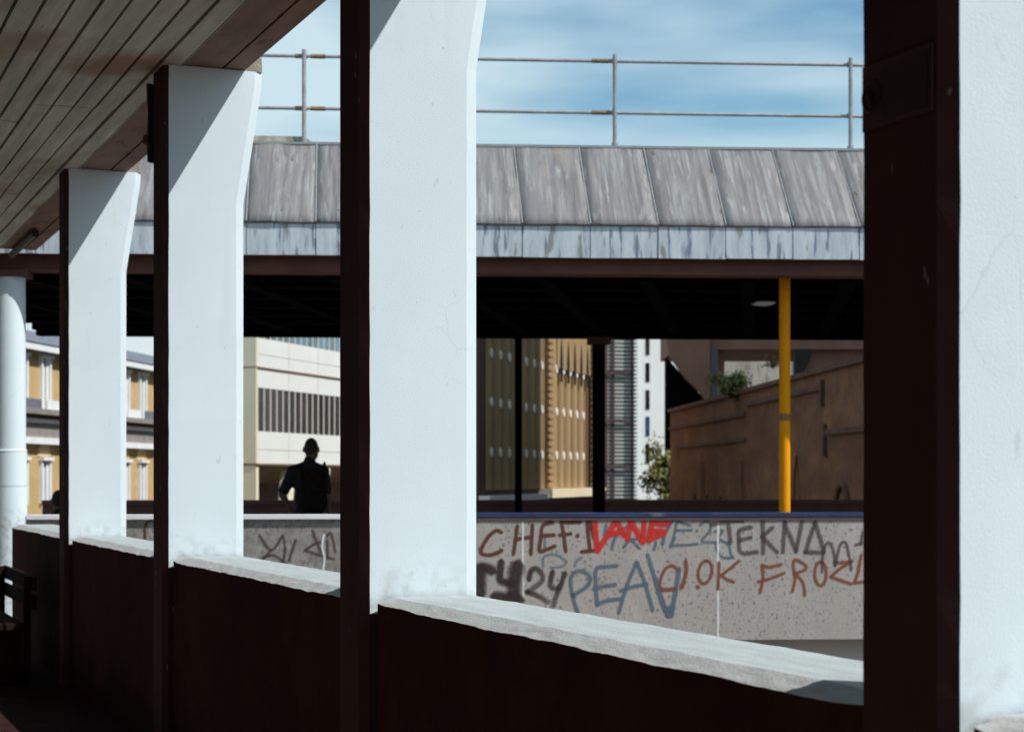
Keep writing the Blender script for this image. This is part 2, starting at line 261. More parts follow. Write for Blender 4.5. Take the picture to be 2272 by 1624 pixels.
# ------------------------------------------------------------------ pillars
pnames = {-1: 'nearest white pillar at the right edge, its dark inner side carrying a faint sign',
          0: 'large white pillar with dark brown inner side near the middle of the picture',
          1: 'white flared pillar with bare concrete top, left of the man in silhouette',
          2: 'slimmest white pillar, farthest along the parapet beside the ochre house',
          -2: 'white pillar just behind the viewer on the parapet'}
T, cI, cO = 0.296, 0.03, 0.042
wi, wo = 1.949, 2.392
SA = 2.697
for kk in (-2, -1, 0, 1, 2):
    s = S0 + SP * kk if kk >= 0 else SA + SP * (kk + 1)
    t = thing('pillar', L(s + T/2, 2.17, 0), pnames[kk], 'pillar', 'white pillars along the parapet')
    # plan outline (s, w): near face at s, inner side towards the walk at w = wi
    def ring(wout, z, top=False):
        return [(s, wi + cI), (s + cI, wi), (s + T - cI, wi), (s + T, wi + cI), (s + T, wout - cO), (s + T - cO, wout), (s + 0.013, wout), (s, wout - cO)], z
    prof = [(wo, -0.9)] + [(wo, 0.95 + 0.09*q) for q in range(23)] + [(wo, 3.02), (wo + 0.006, 3.06), (wo + 0.10, 3.66), (wo + 0.104, 3.70), (wo + 0.104, 3.755)]
    m = MB(); rings = []
    for wout, z in prof:
        r, _ = ring(wout, z); rings.append([m.bm.verts.new(L(a + (random.uniform(-1,1)*0.0016 if q in (1, 2) else 0), b + (random.uniform(-1,1)*0.0014 if q in (0, 7) else 0), z)) for q, (a, b) in enumerate(r)])
    for i in range(len(rings) - 1):
        for j in range(8):
            f = m.bm.faces.new((rings[i][j], rings[i][(j+1) % 8], rings[i+1][(j+1) % 8], rings[i+1][j]))
            f.material_index = 1 if j in (0, 1) or (j == 7 and prof[i+1][1] < 1.05) else 0
    m.bm.faces.new(list(reversed(rings[0]))); m.bm.faces.new(rings[-1])
    m.build('shaft', [M['white'], M['brownpaint']], t)
    cap = MB(); N_ = 9                               # ragged bare concrete where the paint stops
    cap.box(L, (s + 0.002, WE - 0.03, 3.7555), (s + T - 0.002, wo + 0.1035, 4.22))
    bmesh.ops.subdivide_edges(cap.bm, edges=cap.bm.edges[:], cuts=4, use_grid_fill=True)
    for v in cap.bm.verts:
        nn = noise.noise(v.co * 9) * 0.012
        v.co += d2 * nn + d1 * nn * 0.5
    cap.build('bare_concrete_top', M['bare'], t)

# ------------------------------------------------------------------ our parapet, one wall per bay, broken inner arris
PI_, PO = 2.0, 2.36
plab = {-3: ('stretch of dark parapet at the lower right corner beyond the nearest pillar', -2.0, SA - 0.012),
        -1: ('longest dark parapet stretch with pale chipped top, in front of the graffiti wall', SA + T + 0.004, S0 - 0.024),
        0: ('dark parapet stretch with chipped pale top between middle pillar and the pillar left of it', S0 + T + 0.004, S0 + SP - 0.024),
        1: ('short dark parapet stretch between the two leftmost white pillars', S0 + SP + T + 0.004, S0 + 2*SP - 0.024),
        2: ('last dark parapet stretch ending in a corner beside the round column', S0 + 2*SP + T + 0.004, 16.75)}
for kk, (lab, a, b) in plab.items():
    t = thing('parapet_wall', L((a+b)/2, 2.18, 0), lab, 'parapet', 'stretches of parapet between the pillars')
    n = max(24, int((b - a) / 0.025)); core = MB(); top = MB(); brk = MB()
    rows = []
    for i in range(n + 1):
        s = a + (b - a) * i / n
        ed = min(1, (s - a) / 0.12, (b - s) / 0.12 + 0.3)
        q = noise.noise(Vector((s * 2.3, kk * 5.1, 0))); q2 = noise.noise(Vector((s * 9, kk * 3.3, 4))); q3 = noise.noise(Vector((s * 30, kk, 9)))
        zc = 1.10 - (0.029 + 0.005 * q + 0.0045 * q2 + 0.002 * q3) * (0.6 + 0.4 * ed)
        wc = PI_ + 0.058 + 0.010 * q + 0.006 * q2 + 0.003 * noise.noise(Vector((s * 26, 3, kk)))
        zt = 1.10 + 0.0025 * q2
        rows.append((s, zc, wc, zt))
    def strip(mb, fa, fb, mi=0, sub=1):
        cols = []
        for (s, zc, wc, zt) in rows:
            pa, pb = fa(s, zc, wc, zt), fb(s, zc, wc, zt)
            col = []
            for q in range(sub + 1):
                p = pa.lerp(pb, q / sub)
                if 0 < q < sub: p += (-d2 * 0.7 + Vector((0,0,0.7))) * 0.004 * noise.noise(Vector((s*14, q*1.7, kk)))
                col.append(mb.bm.verts.new(p))
            cols.append(col)
        for i in range(len(cols) - 1):
            for q in range(sub):
                f = mb.bm.faces.new((cols[i][q], cols[i+1][q], cols[i+1][q+1], cols[i][q+1])); f.smooth = sub > 1; f.material_index = mi
        return cols
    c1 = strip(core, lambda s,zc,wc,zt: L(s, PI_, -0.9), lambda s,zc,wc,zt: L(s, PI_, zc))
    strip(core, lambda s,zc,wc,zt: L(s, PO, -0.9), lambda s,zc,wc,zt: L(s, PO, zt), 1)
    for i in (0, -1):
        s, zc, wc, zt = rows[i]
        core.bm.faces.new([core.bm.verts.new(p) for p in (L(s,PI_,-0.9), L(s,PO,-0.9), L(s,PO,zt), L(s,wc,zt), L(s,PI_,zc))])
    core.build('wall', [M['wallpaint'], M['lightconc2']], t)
    strip(brk, lambda s,zc,wc,zt: L(s, PI_, zc), lambda s,zc,wc,zt: L(s, wc, zt), 0, 5)
    brk.build('broken_edge', M['broken'], t)
    strip(top, lambda s,zc,wc,zt: L(s, wc, zt), lambda s,zc,wc,zt: L(s, PO, zt), 0, 1)
    top.build('worn_top', M['coping'], t)

# faint sign on the inner side of the nearest pillar
s = SA
def face_s(x, wv):                                   # photo column -> station on the plane w
    q = (x - CX) / F
    return wv * (math.cos(A) - q * math.sin(A)) / (math.sin(A) + q * math.cos(A))
def face_z(x, y, wv): st = face_s(x, wv); return EYE - (y - HY) * L(st, wv, 0).y / F
sa, sb = SA + cI + 0.006, SA + T - cI - 0.004
za, zb = face_z(2062, 250, wi), face_z(2062, 98, wi)
t = thing('warning_sign', L((sa+sb)/2, wi - 0.004, za), 'dim warning sign with round pictogram on the dark side of nearest pillar', 'sign')
MB().box(L, (sa, wi - 0.005, za), (sb, wi - 0.002, zb)).bevel(0.001).build('plate', M['signplate'], t)
sm = sa + (sb - sa) * 0.70
MB().box(L, (sa + 0.012, wi - 0.0065, za + 0.012), (sm, wi - 0.0052, zb - 0.012)).build('dark_panel', M['signdark'], t)
rg = MB(); cc = (sm + sb) / 2 + 0.002; zc_ = (za + zb) / 2; rr = (sb - sm) * 0.42
pts = [L(cc + rr*math.cos(q*math.pi/16), wi - 0.006, zc_ + rr*1.0*math.sin(q*math.pi/16)) for q in range(33)]
rg.tube(pts, 0.003, 6, caps=False); rg.build('pictogram_ring', M['signdark'], t)
pg = MB(); pg.tube([L(cc, wi - 0.006, zc_ + rr*0.45), L(cc, wi - 0.006, zc_ + rr*0.40)], 0.008, 8); pg.tube([L(cc, wi-0.009, zc_+rr*0.2), L(cc - 0.004, wi-0.009, zc_-rr*0.5)], [0.008, 0.005], 8)
pg.build('pictogram_figure', M['signdark'], t)

t = thing('black_fitting', L(S0 + SP + T + 0.03, wi - 0.03, 3.25), 'ragged black fitting hanging beside the dark edge of the flared pillar left of the man', 'fitting')
fm = MB().box(L, (S0 + SP + T + 0.004, wi - 0.022, 3.27), (S0 + SP + T + 0.05, wi + 0.03, 3.70))
bmesh.ops.subdivide_edges(fm.bm, edges=fm.bm.edges[:], cuts=5, use_grid_fill=True)
for v in fm.bm.verts: v.co += -d2 * 0.014 * noise.noise(v.co * 16) + Vector((0, 0, 0.02)) * noise.noise(v.co * 11)
fm.build('box', M['black'], t); MB().ball(L(S0 + SP + T + 0.03, wi - 0.03, 3.40), (0.02, 0.02, 0.03)).build('knob', M['browntrim'], t)
t = thing('soffit_tube', L(17.0, 2.19, 3.70), 'dark tube fitting under the ceiling edge at far left', 'fitting')
MB().tube([L(face_s(78, 2.18), 2.18, ZT - 0.045), L(face_s(26, 2.18), 2.18, ZT - 0.045)], 0.035, 12).build('tube', M['black'], t)
for xx in (70, 34): MB().box(L, (face_s(xx, 2.18) - 0.02, 2.16, ZT - 0.04), (face_s(xx, 2.18) + 0.02, 2.20, ZT - 0.001)).build('bracket', M['black'], t)

# dark bench at the left, against the parapet
t = thing('bench', L(14.4, 1.55, 0), 'dark bench in deep shade at the left edge, against the parapet', 'bench')
for i in range(4): MB().box(L, (13.5, 1.12 + i*0.15, 0.42), (15.4, 1.25 + i*0.15, 0.46)).bevel(0.006).build('slat', M['bench'], t)
for ss in (13.62, 15.22): MB().box(L, (ss, 1.14, 0.0), (ss + 0.06, 1.70, 0.415)).build('leg', M['bench'], t)
for ss in (13.62, 15.22): MB().box(L, (ss, 1.71, 0.0), (ss + 0.05, 1.76, 0.80)).build('back_post', M['bench'], t)
for i in range(2): MB().box(L, (13.5, 1.765, 0.56 + i*0.14), (15.4, 1.79, 0.66 + i*0.14)).bevel(0.005).build('back_slat', M['bench'], t)

# ------------------------------------------------------------------ footbridge opposite
UL, UR, UP = bu(-260, 0), 26.0, bu(2900, 0)
fb = thing('footbridge', Bf(0, 3, 0), 'covered concrete footbridge with grey lead roof skirt spanning the background', 'footbridge')
VP_ = 0.30                                           # front plane of its parapet
MB().box(Bf, (UL, 0.62, -1.1), (UR, 8.6, 0.12)).build('deck', M['recess'], fb)
MB().box(Bf, (UL, 0.20, 3.64), (UR, 0.50, 3.826)).bevel(0.012).build('edge_beam', M['beam'], fb)
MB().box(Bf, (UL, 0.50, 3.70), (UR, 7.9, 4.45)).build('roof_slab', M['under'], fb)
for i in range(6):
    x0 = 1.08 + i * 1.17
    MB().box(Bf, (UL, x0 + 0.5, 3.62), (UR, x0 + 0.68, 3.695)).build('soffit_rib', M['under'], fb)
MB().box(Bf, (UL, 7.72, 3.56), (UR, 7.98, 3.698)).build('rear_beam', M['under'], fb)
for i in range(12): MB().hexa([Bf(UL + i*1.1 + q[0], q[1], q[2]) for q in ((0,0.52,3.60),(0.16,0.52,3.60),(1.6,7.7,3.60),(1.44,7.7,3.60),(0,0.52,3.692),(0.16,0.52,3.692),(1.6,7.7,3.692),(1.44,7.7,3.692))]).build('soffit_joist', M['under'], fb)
ZF0, ZF1 = 3.787, 4.125; VT, ZTOP = 0.9, 5.085
pitch = 152 * 18.5 / F; u0 = bu(1310, 0)
i0 = int((UL - u0) / pitch); i1 = int((UP - u0) / pitch) + 1
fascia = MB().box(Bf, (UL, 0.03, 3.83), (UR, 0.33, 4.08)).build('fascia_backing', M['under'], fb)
for i in range(i0, i1):
    a = u0 + i * pitch; b = a + pitch
    j = random.uniform(0, 0.008)
    p = MB().hexa([Bf(a+0.004, j-0.004, ZF0+random.uniform(-0.008,0.006)), Bf(b-0.004, j, ZF0+random.uniform(-0.008,0.006)), Bf(b-0.004, j+0.028, ZF0), Bf(a+0.004, j+0.028, ZF0),
               Bf(a+0.004, j, ZF1-0.01), Bf(b-0.004, j, ZF1-0.01), Bf(b-0.004, j+0.028, ZF1-0.01), Bf(a+0.004, j+0.028, ZF1-0.01)])
    p.build('fascia_panel', M['lead2'], fb)
    m = MB(); nx, ny = 6, 8; ph = random.uniform(0, 50); grid = []
    for yy in range(ny + 1):
        row = []
        for xx in range(nx + 1):
            f_ = yy / ny; uu = a + 0.0004 + (pitch - 0.0008) * xx / nx - 0.03 * f_
            bulge = 0.010 * noise.noise(Vector((uu*3, f_*4, ph)))
            row.append(m.bm.verts.new(Bf(uu, -0.02 + (VT+0.02) * f_ - bulge, ZF1 + 0.002 + (ZTOP-ZF1) * f_ + bulge)))
        grid.append(row)
    for yy in range(ny):
        for xx in range(nx):
            f = m.bm.faces.new((grid[yy][xx], grid[yy][xx+1], grid[yy+1][xx+1], grid[yy+1][xx])); f.smooth = True
    ext = bmesh.ops.extrude_face_region(m.bm, geom=m.bm.faces[:])
    for v in [q for q in ext['geom'] if isinstance(q, bmesh.types.BMVert)]: v.co += e2 * 0.02 - Vector((0,0,0.02))
    m.bm.normal_update()
    for f in m.bm.faces: f.smooth = abs(f.normal.dot((Vector((0,0,1)) - e2).normalized())) > 0.7
    sh = m.build('roof_sheet', M['lead'], fb)
    r = MB(); r.tube([Bf(a - 0.03*q/6 + 0.004*noise.noise(Vector((i, q, 0))), -0.022 + (VT+0.022)*q/6, ZF1 + 0.004 + (ZTOP-ZF1)*q/6) for q in range(7)], 0.008, 8)
    r.build('lead_roll', M['leadseam'], sh)
MB().box(Bf, (UL, VT - 0.02, ZTOP - 0.01), (UR, VT + 0.14, ZTOP + 0.018)).build('ridge_capping', M['leadseam'], fb)
MB().box(Bf, (UL, VT + 0.14, 4.952), (UR, 7.9, 5.03)).build('roof_deck', M['lead'], fb)
ua, ub = bu(540, VT), bu(735, VT)
MB().hexa([Bf(ua-3,VT+0.2,5.0),Bf(ub,VT+0.2,5.0),Bf(ub,VT+0.5,5.0),Bf(ua-3,VT+0.5,5.0),Bf(ua-3,VT+0.25,5.23),Bf(ub-0.3,VT+0.25,5.21),Bf(ub-0.3,VT+0.45,5.21),Bf(ua-3,VT+0.45,5.23)]).build('roof_upstand', M['bare'], fb)
# rear parapet and posts
MB().box(Bf, (UL, 8.2, 0.13), (UR, 8.4, 1.12)).build('rear_parapet', M['beam'], fb)
MB().box(Bf, (UL, 8.14, 1.123), (UR, 8.46, 1.19)).bevel(0.01).build('rear_coping', M['beam'], fb)
ux = bu(1150, 7.86); MB().box(Bf, (ux - 0.05, 7.80, 0.12), (ux + 0.05, 7.92, 3.60)).build('rear_post', M['under'], fb)
ux = bu(1328, 7.6); MB().box(Bf, (ux - 0.085, 7.5, 0.12), (ux + 0.085, 7.68, 3.56)).build('rear_column', M['under'], fb)
MB().box(Bf, (ux - 0.16, 7.42, 3.45), (ux + 0.16, 7.705, 3.555)).build('column_head', M['beam'], fb)

# front parapet: rough left stretch, smooth graffiti stretch on the right
u_l, u_m, u_r = bu(60, VP_), bu(905, VP_), UR
def bz(y, v): return EYE - (y - HY) * (18.5 + v) / F
zc0 = bz(1142, VP_); zb0 = -0.18
gl = thing('graffiti_parapet', Bf((u_l+u_m)/2, VP_, 0.1), 'rough grey parapet with white coping and scribbled graffiti in front of the silhouetted man', 'parapet')
MB().box(Bf, (u_l, VP_, zb0), (u_m - 0.004, VP_ + 0.24, zc0 - 0.042)).build('wall', M['gconc2'], gl)
MB().box(Bf, (u_l, VP_ - 0.035, zc0 - 0.040), (u_m - 0.004, VP_ + 0.28, zc0 + 0.004)).bevel(0.012, 2).build('white_coping', M['stucco'], gl)
gr = thing('graffiti_parapet', Bf((u_m+u_r)/2, VP_, 0.1), 'pale speckled concrete parapet with blue capping, sprayed with CHEF, PEAV and TEKNO lettering', 'parapet')
js = [u_m + 0.0, bu(1160, VP_), bu(1593, VP_), bu(2040, VP_), bu(2480, VP_), u_r]
for a, b in zip(js[:-1], js[1:]):
    MB().box(Bf, (a + 0.009, VP_, zb0), (b - 0.009, VP_ + 0.24, zc0 - 0.062)).bevel(0.006).build('panel', M['gconc'], gr)
for i_, a in enumerate(js[1:-1]):
    m = MB(); n = 26
    vs = []
    for q in range(n + 1):
        z = zb0 + (zc0 - 0.064 - zb0) * q / n; ww = 0.011 + 0.006 * noise.noise(Vector((q*0.6, i_*3, 1)))
        off = 0.004 * noise.noise(Vector((q*0.4, i_, 7)))
        vs.append((m.bm.verts.new(Bf(a - ww + off, VP_ - 0.002, z)), m.bm.verts.new(Bf(a + ww + off, VP_ - 0.002, z)), m.bm.verts.new(Bf(a - ww + off, VP_ + 0.02, z)), m.bm.verts.new(Bf(a + ww + off, VP_ + 0.02, z))))
    for q in range(n):
        A_, B_ = vs[q], vs[q+1]
        m.bm.faces.new((A_[0], A_[1], B_[1], B_[0])); m.bm.faces.new((A_[0], B_[0], B_[2], A_[2])); m.bm.faces.new((A_[1], A_[3], B_[3], B_[1]))
    m.build('joint_sealant', M['sealant'], gr)
MB().box(Bf, (u_m, VP_ - 0.012, zc0 - 0.058), (u_r, VP_ + 0.25, zc0 - 0.022)).build('capping_edge', M['browntrim'], gr)
MB().box(Bf, (u_m, VP_ - 0.02, zc0 - 0.020), (u_r, VP_ + 0.26, zc0 + 0.018)).bevel(0.008).build('blue_capping', M['blue'], gr)

# --- sprayed lettering: soft-edged flat paint on the wall face
def paint(name, col, alpha=0.93):
    m = bpy.data.materials.new(name); m.use_nodes = True; t = m.node_tree; n = t.nodes; b = n['Principled BSDF']
    b.inputs['Base Color'].default_value = (*col, 1); b.inputs['Roughness'].default_value = 0.75
    at = n.new('ShaderNodeAttribute'); at.attribute_name = 'cover'
    g = n.new('ShaderNodeNewGeometry'); z = n.new('ShaderNodeTexNoise'); z.inputs['Scale'].default_value = 38; z.inputs['Detail'].default_value = 4
    t.links.new(g.outputs['Position'], z.inputs['Vector'])
    mr = n.new('ShaderNodeMapRange'); mr.inputs[1].default_value = 0.28; mr.inputs[2].default_value = 0.52; mr.inputs[3].default_value = 0.72; mr.inputs[4].default_value = 1.0
    t.links.new(z.outputs[0], mr.inputs[0])
    mu = n.new('ShaderNodeMath'); mu.operation = 'MULTIPLY'; t.links.new(at.outputs['Fac'], mu.inputs[0]); t.links.new(mr.outputs[0], mu.inputs[1])
    m2 = n.new('ShaderNodeMath'); m2.operation = 'MULTIPLY'; m2.inputs[1].default_value = alpha; t.links.new(mu.outputs[0], m2.inputs[0])
    t.links.new(m2.outputs[0], b.inputs['Alpha'])
    return m
PA = {'brown': paint('brown_spray_paint', (0.115,0.033,0.020), 0.97), 'red': paint('red_spray_paint', (0.62,0.022,0.012), 0.97), 'slate': paint('slate_blue_spray_paint', (0.105,0.155,0.20), 0.85),
      'faint': paint('faint_blue_spray_paint', (0.14,0.19,0.24), 0.6), 'dark': paint('dark_brown_spray_paint', (0.035,0.016,0.013), 0.88), 'rustp': paint('rust_spray_paint', (0.24,0.065,0.030), 0.92),
      'plum': paint('plum_grey_spray_paint', (0.075,0.050,0.053), 0.66), 'drip': paint('white_paint_drip', (0.8,0.8,0.78), 0.9), 'scrib': paint('scribble_spray_paint', (0.075,0.045,0.04), 0.75)}
layer = [0]
def z7(p): return ((1150 + p[0]/4.544)/1.1004, (1220 + p[1]/4.544)/1.1004)
def z8(p): return ((1600 + p[0]/3.867)/1.1004, (1220 + p[1]/3.867)/1.1004)
def z3(p): return ((p[0]/2.549)/1.1004, (1150 + p[1]/2.549)/1.1004)
SCL = {z7: 4.544, z8: 3.867, z3: 2.549}
def smooth(pts, n=5):
    if len(pts) < 3: return [tuple(Vector(pts[0]).lerp(Vector(pts[1]), i/6)) for i in range(7)]
    out = []
    for i in range(len(pts) - 1):
        p0, p1, p2, p3 = [Vector(pts[max(0, min(len(pts)-1, j))]) for j in (i-1, i, i+1, i+2)]
        for q in range(n):
            t = q / n
            out.append(tuple(0.5*((2*p1) + (p2-p0)*t + (2*p0-5*p1+4*p2-p3)*t*t + (3*p1-p0-3*p2+p3)*t**3)))
    out.append(tuple(pts[-1])); return out
def letter(name, strokes, fr, col, width, parent, soft=0.45, label=None, fade=0.0):
    bm = bmesh.new(); lay = bm.verts.layers.float.new('cover')
    for st in strokes:
        layer[0] += 1; v = VP_ - 0.0010 - 0.00003 * layer[0]
        wd = width
        if isinstance(st[-1], (int, float)): wd = st[-1]; st = st[:-1]
        pts = []
        for p in smooth(list(st)):
            u, z = bp(*fr(p), VP_); pts.append(Vector((u, z)))
        hw = wd / SCL[fr] / 1.1004 * 19.1 / F * 0.5
        rows = []; nn = len(pts)
        tot = [0]
        for i in range(1, nn): tot.append(tot[-1] + (pts[i]-pts[i-1]).length)
        # rounded ends
        d0 = (pts[0]-pts[1]).normalized(); dn = (pts[-1]-pts[-2]).normalized()
        seq = [(pts[0] + d0*hw*(1+soft), 0.05, d0*-1), (pts[0] + d0*hw*0.8, 0.62, d0*-1), (pts[0]+d0*hw*0.4, 0.92, d0*-1)]
        for i in range(nn):
            tg = (pts[min(i+1,nn-1)] - pts[max(i-1,0)]); tg = tg.normalized() if tg.length > 1e-6 else d0*-1
            seq.append((pts[i], 1 + 0.14*noise.noise(Vector((tot[i]*9, layer[0], 0))), tg))
        seq += [(pts[-1] + dn*hw*0.4, 0.92, dn), (pts[-1] + dn*hw*0.8, 0.62, dn), (pts[-1] + dn*hw*(1+soft), 0.05, dn)]
        for i, (p, kx, tg) in enumerate(seq):
            nrm = Vector((-tg.y, tg.x)); row = []
            fd = 1 - fade * i / len(seq); endf = 0.0 if i in (0, len(seq)-1) else 1.0
            for off, al in ((-1-soft, 0), (-0.72, 1), (0, 1), (0.72, 1), (1+soft, 0)):
                q = p + nrm * hw * kx * off; vt = bm.verts.new(Bf(q.x, v, q.y)); vt[lay] = al * fd * endf; row.append(vt)
            rows.append(row)
        for i in range(len(rows)-1):
            for j in range(4):
                bm.faces.new((rows[i][j], rows[i][j+1], rows[i+1][j+1], rows[i+1][j]))
    me = bpy.data.meshes.new(name); bm.to_mesh(me); bm.free(); me.materials.append(PA[col])
    o = link(name, me, parent)
    if label: o['label'] = label
    return o
def tagword(name, strokes, fr, col, width, parent, soft=0.45, label=None, fade=0.0):
    def pts_of(st): return [Vector(p) for p in smooth([q for q in st if not isinstance(q, (int, float))], 4)]
    P_ = [pts_of(st) for st in strokes]; grp = list(range(len(strokes)))
    for a in range(len(strokes)):
        for b in range(a):
            if grp[a] != grp[b] and min((p - q).length for p in P_[a] for q in P_[b]) < width * 0.9:
                ga, gb = grp[a], grp[b]; grp = [gb if g_ == ga else g_ for g_ in grp]
    for g_ in sorted(set(grp)): letter(name, [st for st, q in zip(strokes, grp) if q == g_], fr, col, width, parent, soft, None, fade)
def loop(cx, cy, rx, ry, tilt=0.0): return [(cx + rx*math.sin(q*math.pi/6) + tilt*ry*math.cos(q*math.pi/6), cy - ry*math.cos(q*math.pi/6)) for q in range(13)]
GN = 'graffiti_letter'
tagword(GN, [[(800,750),(805,640),(900,600),(1000,640),(1060,690),(1000,740),(880,750)],[(1150,740),(1170,680),(1230,640)],[(820,430),(815,560)]], z7, 'faint', 22, gr, 0.7, 'faint blue scrawl under the lettering')
tagword(GN, [[(1480,400),(1500,280)],[(1560,540),(1600,420),(1720,300)],[(1690,530),(1770,450),(1870,540)],[(1750,440),(1860,430)],[(2030,550),(2050,470)],[(2130,490),(2150,380),(2230,240)],[(2210,520),(2260,420)]], z7, 'slate', 30, gr, 0.5, 'slate blue letters half covered by the red word')
tagword(GN, [[(60,420),(100,300),(150,200)],[(205,190),(180,320),(150,440)],[(195,200),(330,240)],[(190,290),(340,285)],[(160,430),(300,425),(400,415)],[(395,290),(393,294)],[(425,235),(470,205),(520,225),(510,300),(440,390),(600,400)],[(560,300),(640,290),(600,360),(700,420)],[(690,400),(720,540)],[(570,450),(630,540),(740,545)]], z8, 'slate', 22, gr, 0.5, 'slate blue E 2 scrawl right of the red word')
tagword(GN, [[(335,358),(280,340),(200,400),(130,510),(112,590),(200,612),(290,590),(338,560)],[(512,292),(495,440),(470,600)],[(682,280),(665,600)],[(490,440),(570,425),(660,415)],[(905,252),(850,258),(790,300),(772,440),(762,568),(850,545),(930,512)],[(780,398),(920,390)],[(1000,250),(1110,250),(1210,246)],[(1005,252),(1030,400),(1050,568)],[(985,390),(1105,375)],[(1180,396),(1184,402)],[(1285,200),(1300,380),(1320,560)],[(1230,575),(1370,562)],[(1315,215),(1365,420)]], z7, 'brown', 41, gr, 0.25, 'brown sprayed word CHEF')
tagword(GN, [[(1378,260),(1385,420),(1402,565)],[(1405,550),(1500,420),(1590,260),(1610,225)],[(1610,230),(1650,300),(1700,390)],[(1540,390),(1680,345)],[(1770,215),(1755,330),(1735,440)],[(1770,225),(1830,340),(1895,460)],[(1922,240),(1905,470)],[(2012,235),(1990,350),(1970,450)],[(2010,238),(2100,270),(2190,262)],[(1995,350),(2070,345),(2150,350)],[(1975,445),(2050,410),(2120,380)]], z7, 'red', 58, gr, 0.35, 'red sprayed word VANE')
tagword(GN, [[(60,760),(150,745),(235,785),80],[(112,770),(105,900),(105,1040),95],[(335,690),(322,800),(325,890),(400,915),(470,930)],[(515,735),(490,850),(470,1080),120],[(270,1070),(400,1090),(540,1110),90]], z7, 'dark', 62, gr, 0.75, 'dark smudged T 4')
tagword(GN, [[(645,880),(665,790),(725,762),(790,830),(785,900),(700,970),(625,1020)],[(625,1020),(740,1060),(850,1130)],[(905,800),(880,940),(930,985),(980,960)],[(1042,815),(985,970),(940,1080),(910,1180)]], z7, 'dark', 46, gr, 0.75, 'fading dark 2 4', 0.55)
tagword(GN, [[(1190,1270),(1150,1150),(1120,1030),(1105,890),(1140,810),(1215,788),(1300,825),(1325,890),(1265,975),(1130,1058)],[(1620,728),(1500,740),(1390,768),(1385,960),(1400,1165)],[(1400,1160),(1500,1118),(1660,1095)],[(1365,978),(1480,955),(1600,940)],[(1640,1250),(1730,950),(1840,690)],[(1840,690),(1930,920),(2015,1220)],[(1665,1005),(1800,960),(1950,935)],[(1960,610),(2050,900),(2160,1230)]], z7, 'slate', 40, gr, 0.35, 'slate blue sprayed letters PEA')
tagword(GN, [[(0,740),(60,950),(118,1085),44],[(150,1085),(192,860),(225,650),40],[(112,1030),(160,1020),56],[(122,1085),(150,1085),50]], z8, 'slate', 40, gr, 0.4, 'slate blue V')
tagword(GN, [[(215,662),(165,620),(100,645),(55,730),(45,820),(70,848)],[(65,848),(190,843),36],[(287,580),(290,690),(250,825),36],[(400,818),(404,822),34],loop(470,680,64,108,0.12),[(600,590),(598,720),(592,840)],[(790,575),(700,650),(622,712)],[(622,712),(680,750),(740,772)],[(1010,612),(1017,740),(990,872)],[(1005,620),(1080,632),(1188,606)],[(975,770),(1100,735),(1215,690)],[(1295,860),(1320,740),(1303,620),(1325,562),(1425,622),(1395,668),(1310,690)],[(1315,690),(1395,780),(1412,900)],loop(1560,695,55,112),[(1690,592),(1780,590),(1860,575)],[(1855,580),(1740,650),(1658,722)],[(1658,722),(1740,755),(1850,790)],[(1945,520),(1915,680),(1880,780)],[(1880,780),(1990,770)]], z8, 'rustp', 27, gr, 0.35, 'rust coloured sprayed line CLOK FROZ')
tagword(GN, [[(535,232),(680,205),(820,195)],[(688,220),(700,310),(712,400)],[(905,258),(800,285),(790,380),(812,498),(960,488)],[(800,380),(900,355)],[(1010,170),(1018,330),(1018,500)],[(1105,262),(1010,345)],[(1010,345),(1080,420),(1150,490)],[(1205,490),(1222,215)],[(1222,215),(1280,360),(1330,482)],[(1330,482),(1385,200)],[(1510,215),(1460,360),(1418,490)],[(1418,490),(1590,497)],[(1512,220),(1560,370),(1592,490)]], z8, 'plum', 38, gr, 0.4, 'plum grey sprayed word TEKNO')
tagword(GN, [[(1575,680),(1585,500),(1630,400),(1680,470),(1700,620)],[(1700,620),(1745,430),(1795,400),(1830,520),(1850,660)],[(1890,425),(1960,405)],[(1960,300),(1940,420)]], z8, 'plum', 25, gr, 0.4, 'thin plum grey letter m')
tagword(GN, [[(1615,395),(1690,490),(1760,400)],[(1690,490),(1620,560)],[(1762,405),(1775,470),(1765,565)],[(1842,425),(1800,555)],[(1900,490),(1960,450),(2000,440)],[(1900,490),(1990,520),(2080,545)],[(1945,365),(1995,500)],[(2038,400),(2062,385),(2088,500)],[(1640,540),(1700,520),(1780,570)],[(2040,430),(2040,540)]], z3, 'scrib', 13, gl, 0.5, 'dark scribbled graffiti')
tagword(GN, [[(2016,395),(2006,470),(2020,540),(2010,620)]], z3, 'drip', 13, gl, 0.3, 'white paint drip')
tagword(GN, [[(905,430),(903,350),(920,315),(960,300)]], z3, 'brown', 13, gl, 0.3, 'brown sprayed arc')

